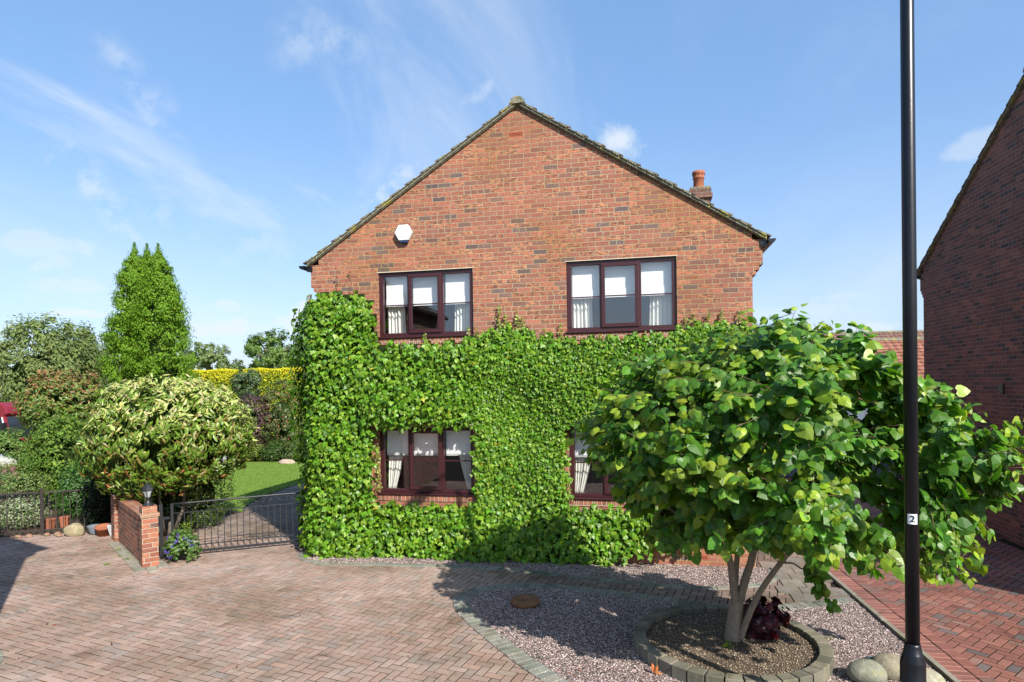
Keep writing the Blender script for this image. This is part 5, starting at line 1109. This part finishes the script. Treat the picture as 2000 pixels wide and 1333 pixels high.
cen = np.array([(-.12, -.16, .42), (.02, -.12, .46), (.15, -.1, .42), (-.15, -.2, .22), (-.08, -.22, .18), (-.02, -.2, .30), (.2, -.08, .36), (.08, -.18, .24), (-.16, -.12, .33), (.05, -.2, .38), (-.05, -.22, .12), (.23, -.05, .28)]); ids = rs.randint(0, 12, 150)
leaves('flowers', cen[ids] + rs.normal(0, .016, (150, 3)), rs.normal(0, .5, (150, 3)) + np.array([0, -1, .5]), rs.normal(0, 1, (150, 3)), .03, OVAL, pal(150, (.17, .11, .58), .2), M['petal'], bl)
n = 220; P = np.column_stack([rs.normal(0, .05, n) + .03, rs.normal(.08, .05, n), rs.uniform(.35, .62, n)]); leaves('tall_shoots', P, rs.normal(0, 1, (n, 3)), rs.normal(0, .5, (n, 3)) + np.array([0, 0, .6]), .03, OVAL, pal(n, (.20, .30, .03)), M['leaf_matt'], bl)
# weeds in the paving joints
for k, (x_, y_) in enumerate([(-9.1, 9.35), (-8.75, 9.0), (-8.45, 8.85), (-8.75, 9.25), (-8.1, 8.75), (-8.55, 8.55), (-10.7, 6.7), (-9.6, 6.8), (2.0, 7.3)]):
    n = 22; P = np.column_stack([x_ + rs.normal(0, .03, n), y_ + rs.normal(0, .02, n), rs.uniform(.005, .03, n)]); o = leaves('joint_weed', P, rs.normal(0, .5, (n, 3)) + np.array([0, 0, 1]), rs.normal(0, 1, (n, 3)) + np.array([0, 0, .6]), rs.uniform(.02, .045, n), OVAL, pal(n, (.17, .24, .03)), M['leaf_matt'])
    tag(o, ['tuft of weed on the slabs farthest back beside the garden wall', 'weed tuft midway along the slabs by the garden wall', 'weed tuft on the slabs close to the brick pillar', 'weed tuft against the garden wall', 'weed tuft nearest the brick pillar foot', 'weed tuft at the front corner of the slabs', 'dry weed tuft in the block paving near the house shadow', 'dry weed tuft in the block paving left of centre', 'tiny weed growing in the gravel right of the round bed'][k], 'weed', 'weeds growing in the joints')

# ------------------------------------------------------------------ lamp post
LX, LY = 1.935, 5.0
lp = empty('street_lamp', (LX, LY, 0)); tag(lp, 'tall glossy black street lamp post with a small white number label', 'lamp post')
b = MB(); b.lathe([(.082, 0), (.082, .62), (.0845, .625), (.0845, .64), (.082, .645), (.082, .765), (.078, .785), (.066, .825), (.064, .835), (.0615, .838), (.052, .890), (.049, .908)], n=40); b.build('base', M['post'], lp)
b = MB(); b.lathe([(.0460, .906), (.0455, 3.5), (.0435, 6.2), (.040, 6.21)], n=36); b.build('shaft', M['post'], lp)
b = MB(); b.tube([(0, 0, 6.2), (0, 0, 6.5), (0, -.15, 6.75), (0, -.5, 6.85)], .03, 14); b.build('bracket', M['post'], lp)
b = MB(); b.box(-.12, .12, -1.0, -.45, 6.80, 6.90); b.build('lantern_head', M['post'], lp, .03)
b = MB(); b.lathe([(.006, 0), (.006, .004), (.0, .004)], n=12)
sc_ = b.build('door_screw', M['chrome'], lp); va = math.atan2(-LY, -LX); sc_.location = (.082 * math.cos(va), .082 * math.sin(va), .56); sc_.rotation_euler = (0, R(90), va)
# label facing the camera side of the post, wrapped on the shaft
b = MB(); n1 = 8; Vl = []; ang0, ang1 = va - .52, va + .98; zc_ = 1.822; r_l = .0463
for k in range(n1 + 1):
    a = va - .70 + 1.42 * k / n1 + .12
    for z in (zc_ - .037, zc_ + .037): Vl.append((r_l * math.cos(a), r_l * math.sin(a), z))
b.add(Vl, [(2 * k, 2 * k + 2, 2 * k + 3, 2 * k + 1) for k in range(n1)]); lb = b.build('number_label', M['white'], lp)
fcv = bpy.data.curves.new('two', 'FONT'); fcv.body = '2'; fcv.size = .066; fcv.align_x = 'CENTER'; fcv.align_y = 'CENTER'; fcv.offset = .0012
fo = bpy.data.objects.new('two', fcv); COL.objects.link(fo); bpy.context.view_layer.update()
dg_ = bpy.context.evaluated_depsgraph_get(); me = bpy.data.meshes.new_from_object(fo.evaluated_get(dg_)); bpy.data.objects.remove(fo)
for v_ in me.vertices:
    a = va + .13 + v_.co.x / r_l; v_.co = Vector(((r_l + .0036) * math.cos(a), (r_l + .0036) * math.sin(a), zc_ + v_.co.y))
me.materials.clear(); me.materials.append(M['rubber']); me.name = 'numeral'; o = bpy.data.objects.new('numeral', me); finish(o, lb)

# ------------------------------------------------------------------ maroon van at the left edge
vp = at(15, 820, 19.5); vn = empty('maroon_van', (vp[0], 19.5, 0)); tag(vn, 'maroon van mostly outside the left edge, its roof and mirror showing over the shrubs', 'van')
b = MB(); prof = [(-5.0, .35), (-.0, .35), (.62, .4), (.60, .85), (-.02, 1.0), (-.18, 1.95), (-.05, 2.02), (-.10, 2.28), (-.4, 2.46), (-5.0, 2.46)]
b.prism(prof, 'y', 0, 1.95); b.build('body', M['red_paint'], vn, .05)
b = MB(); b.prism([(-.26, 1.92), (-.17, 1.92), (-.02, 1.08), (-.10, 1.08)], 'y', .12, 1.83); b.build('windscreen', M['dark_glass'], vn)
b = MB(); b.prism([(-1.3, 1.15), (-.09, 1.15), (-.22, 1.9), (-1.3, 1.9)], 'y', -.012, .0); b.build('side_window', M['dark_glass'], vn)
b = MB(); b.tube([(-.10, -.02, 1.15), (-.24, -.02, 1.9)], .025, 6); b.build('window_trim', simple('pale_trim', (.6, .65, .68), .4), vn)
b = MB(); b.box(-.10, .06, -.26, -.06, 1.35, 1.70); b.box(-.06, 0, -.06, .0, 1.45, 1.5); b.build('mirror', M['blackpipe'], vn, .03)
b = MB(); b.box(.62, .74, .02, 1.93, .4, .68); b.build('bumper', M['blackpipe'], vn, .03)
for xw in (-.35, -3.9):
    b = MB(); vs_ = []; b.lathe([(.0, 0), (.33, 0), (.35, .03), (.35, .18), (.33, .2), (0, .2)], n=24); w_ = b.build('wheel', M['rubber'], vn); w_.location = (xw, .1, .35); w_.rotation_euler = (R(90), 0, 0)
    b = MB(); b.lathe([(0, .201), (.2, .201), (.2, .215), (0, .215)], n=20); b.build('rim', M['chrome'], w_)

for o in bpy.data.objects:
    if o.type == 'MESH' and o.parent and o.name.split('.')[0] in ('flowers', 'tall_shoots', 'twigs'): o['kind'] = 'stuff'
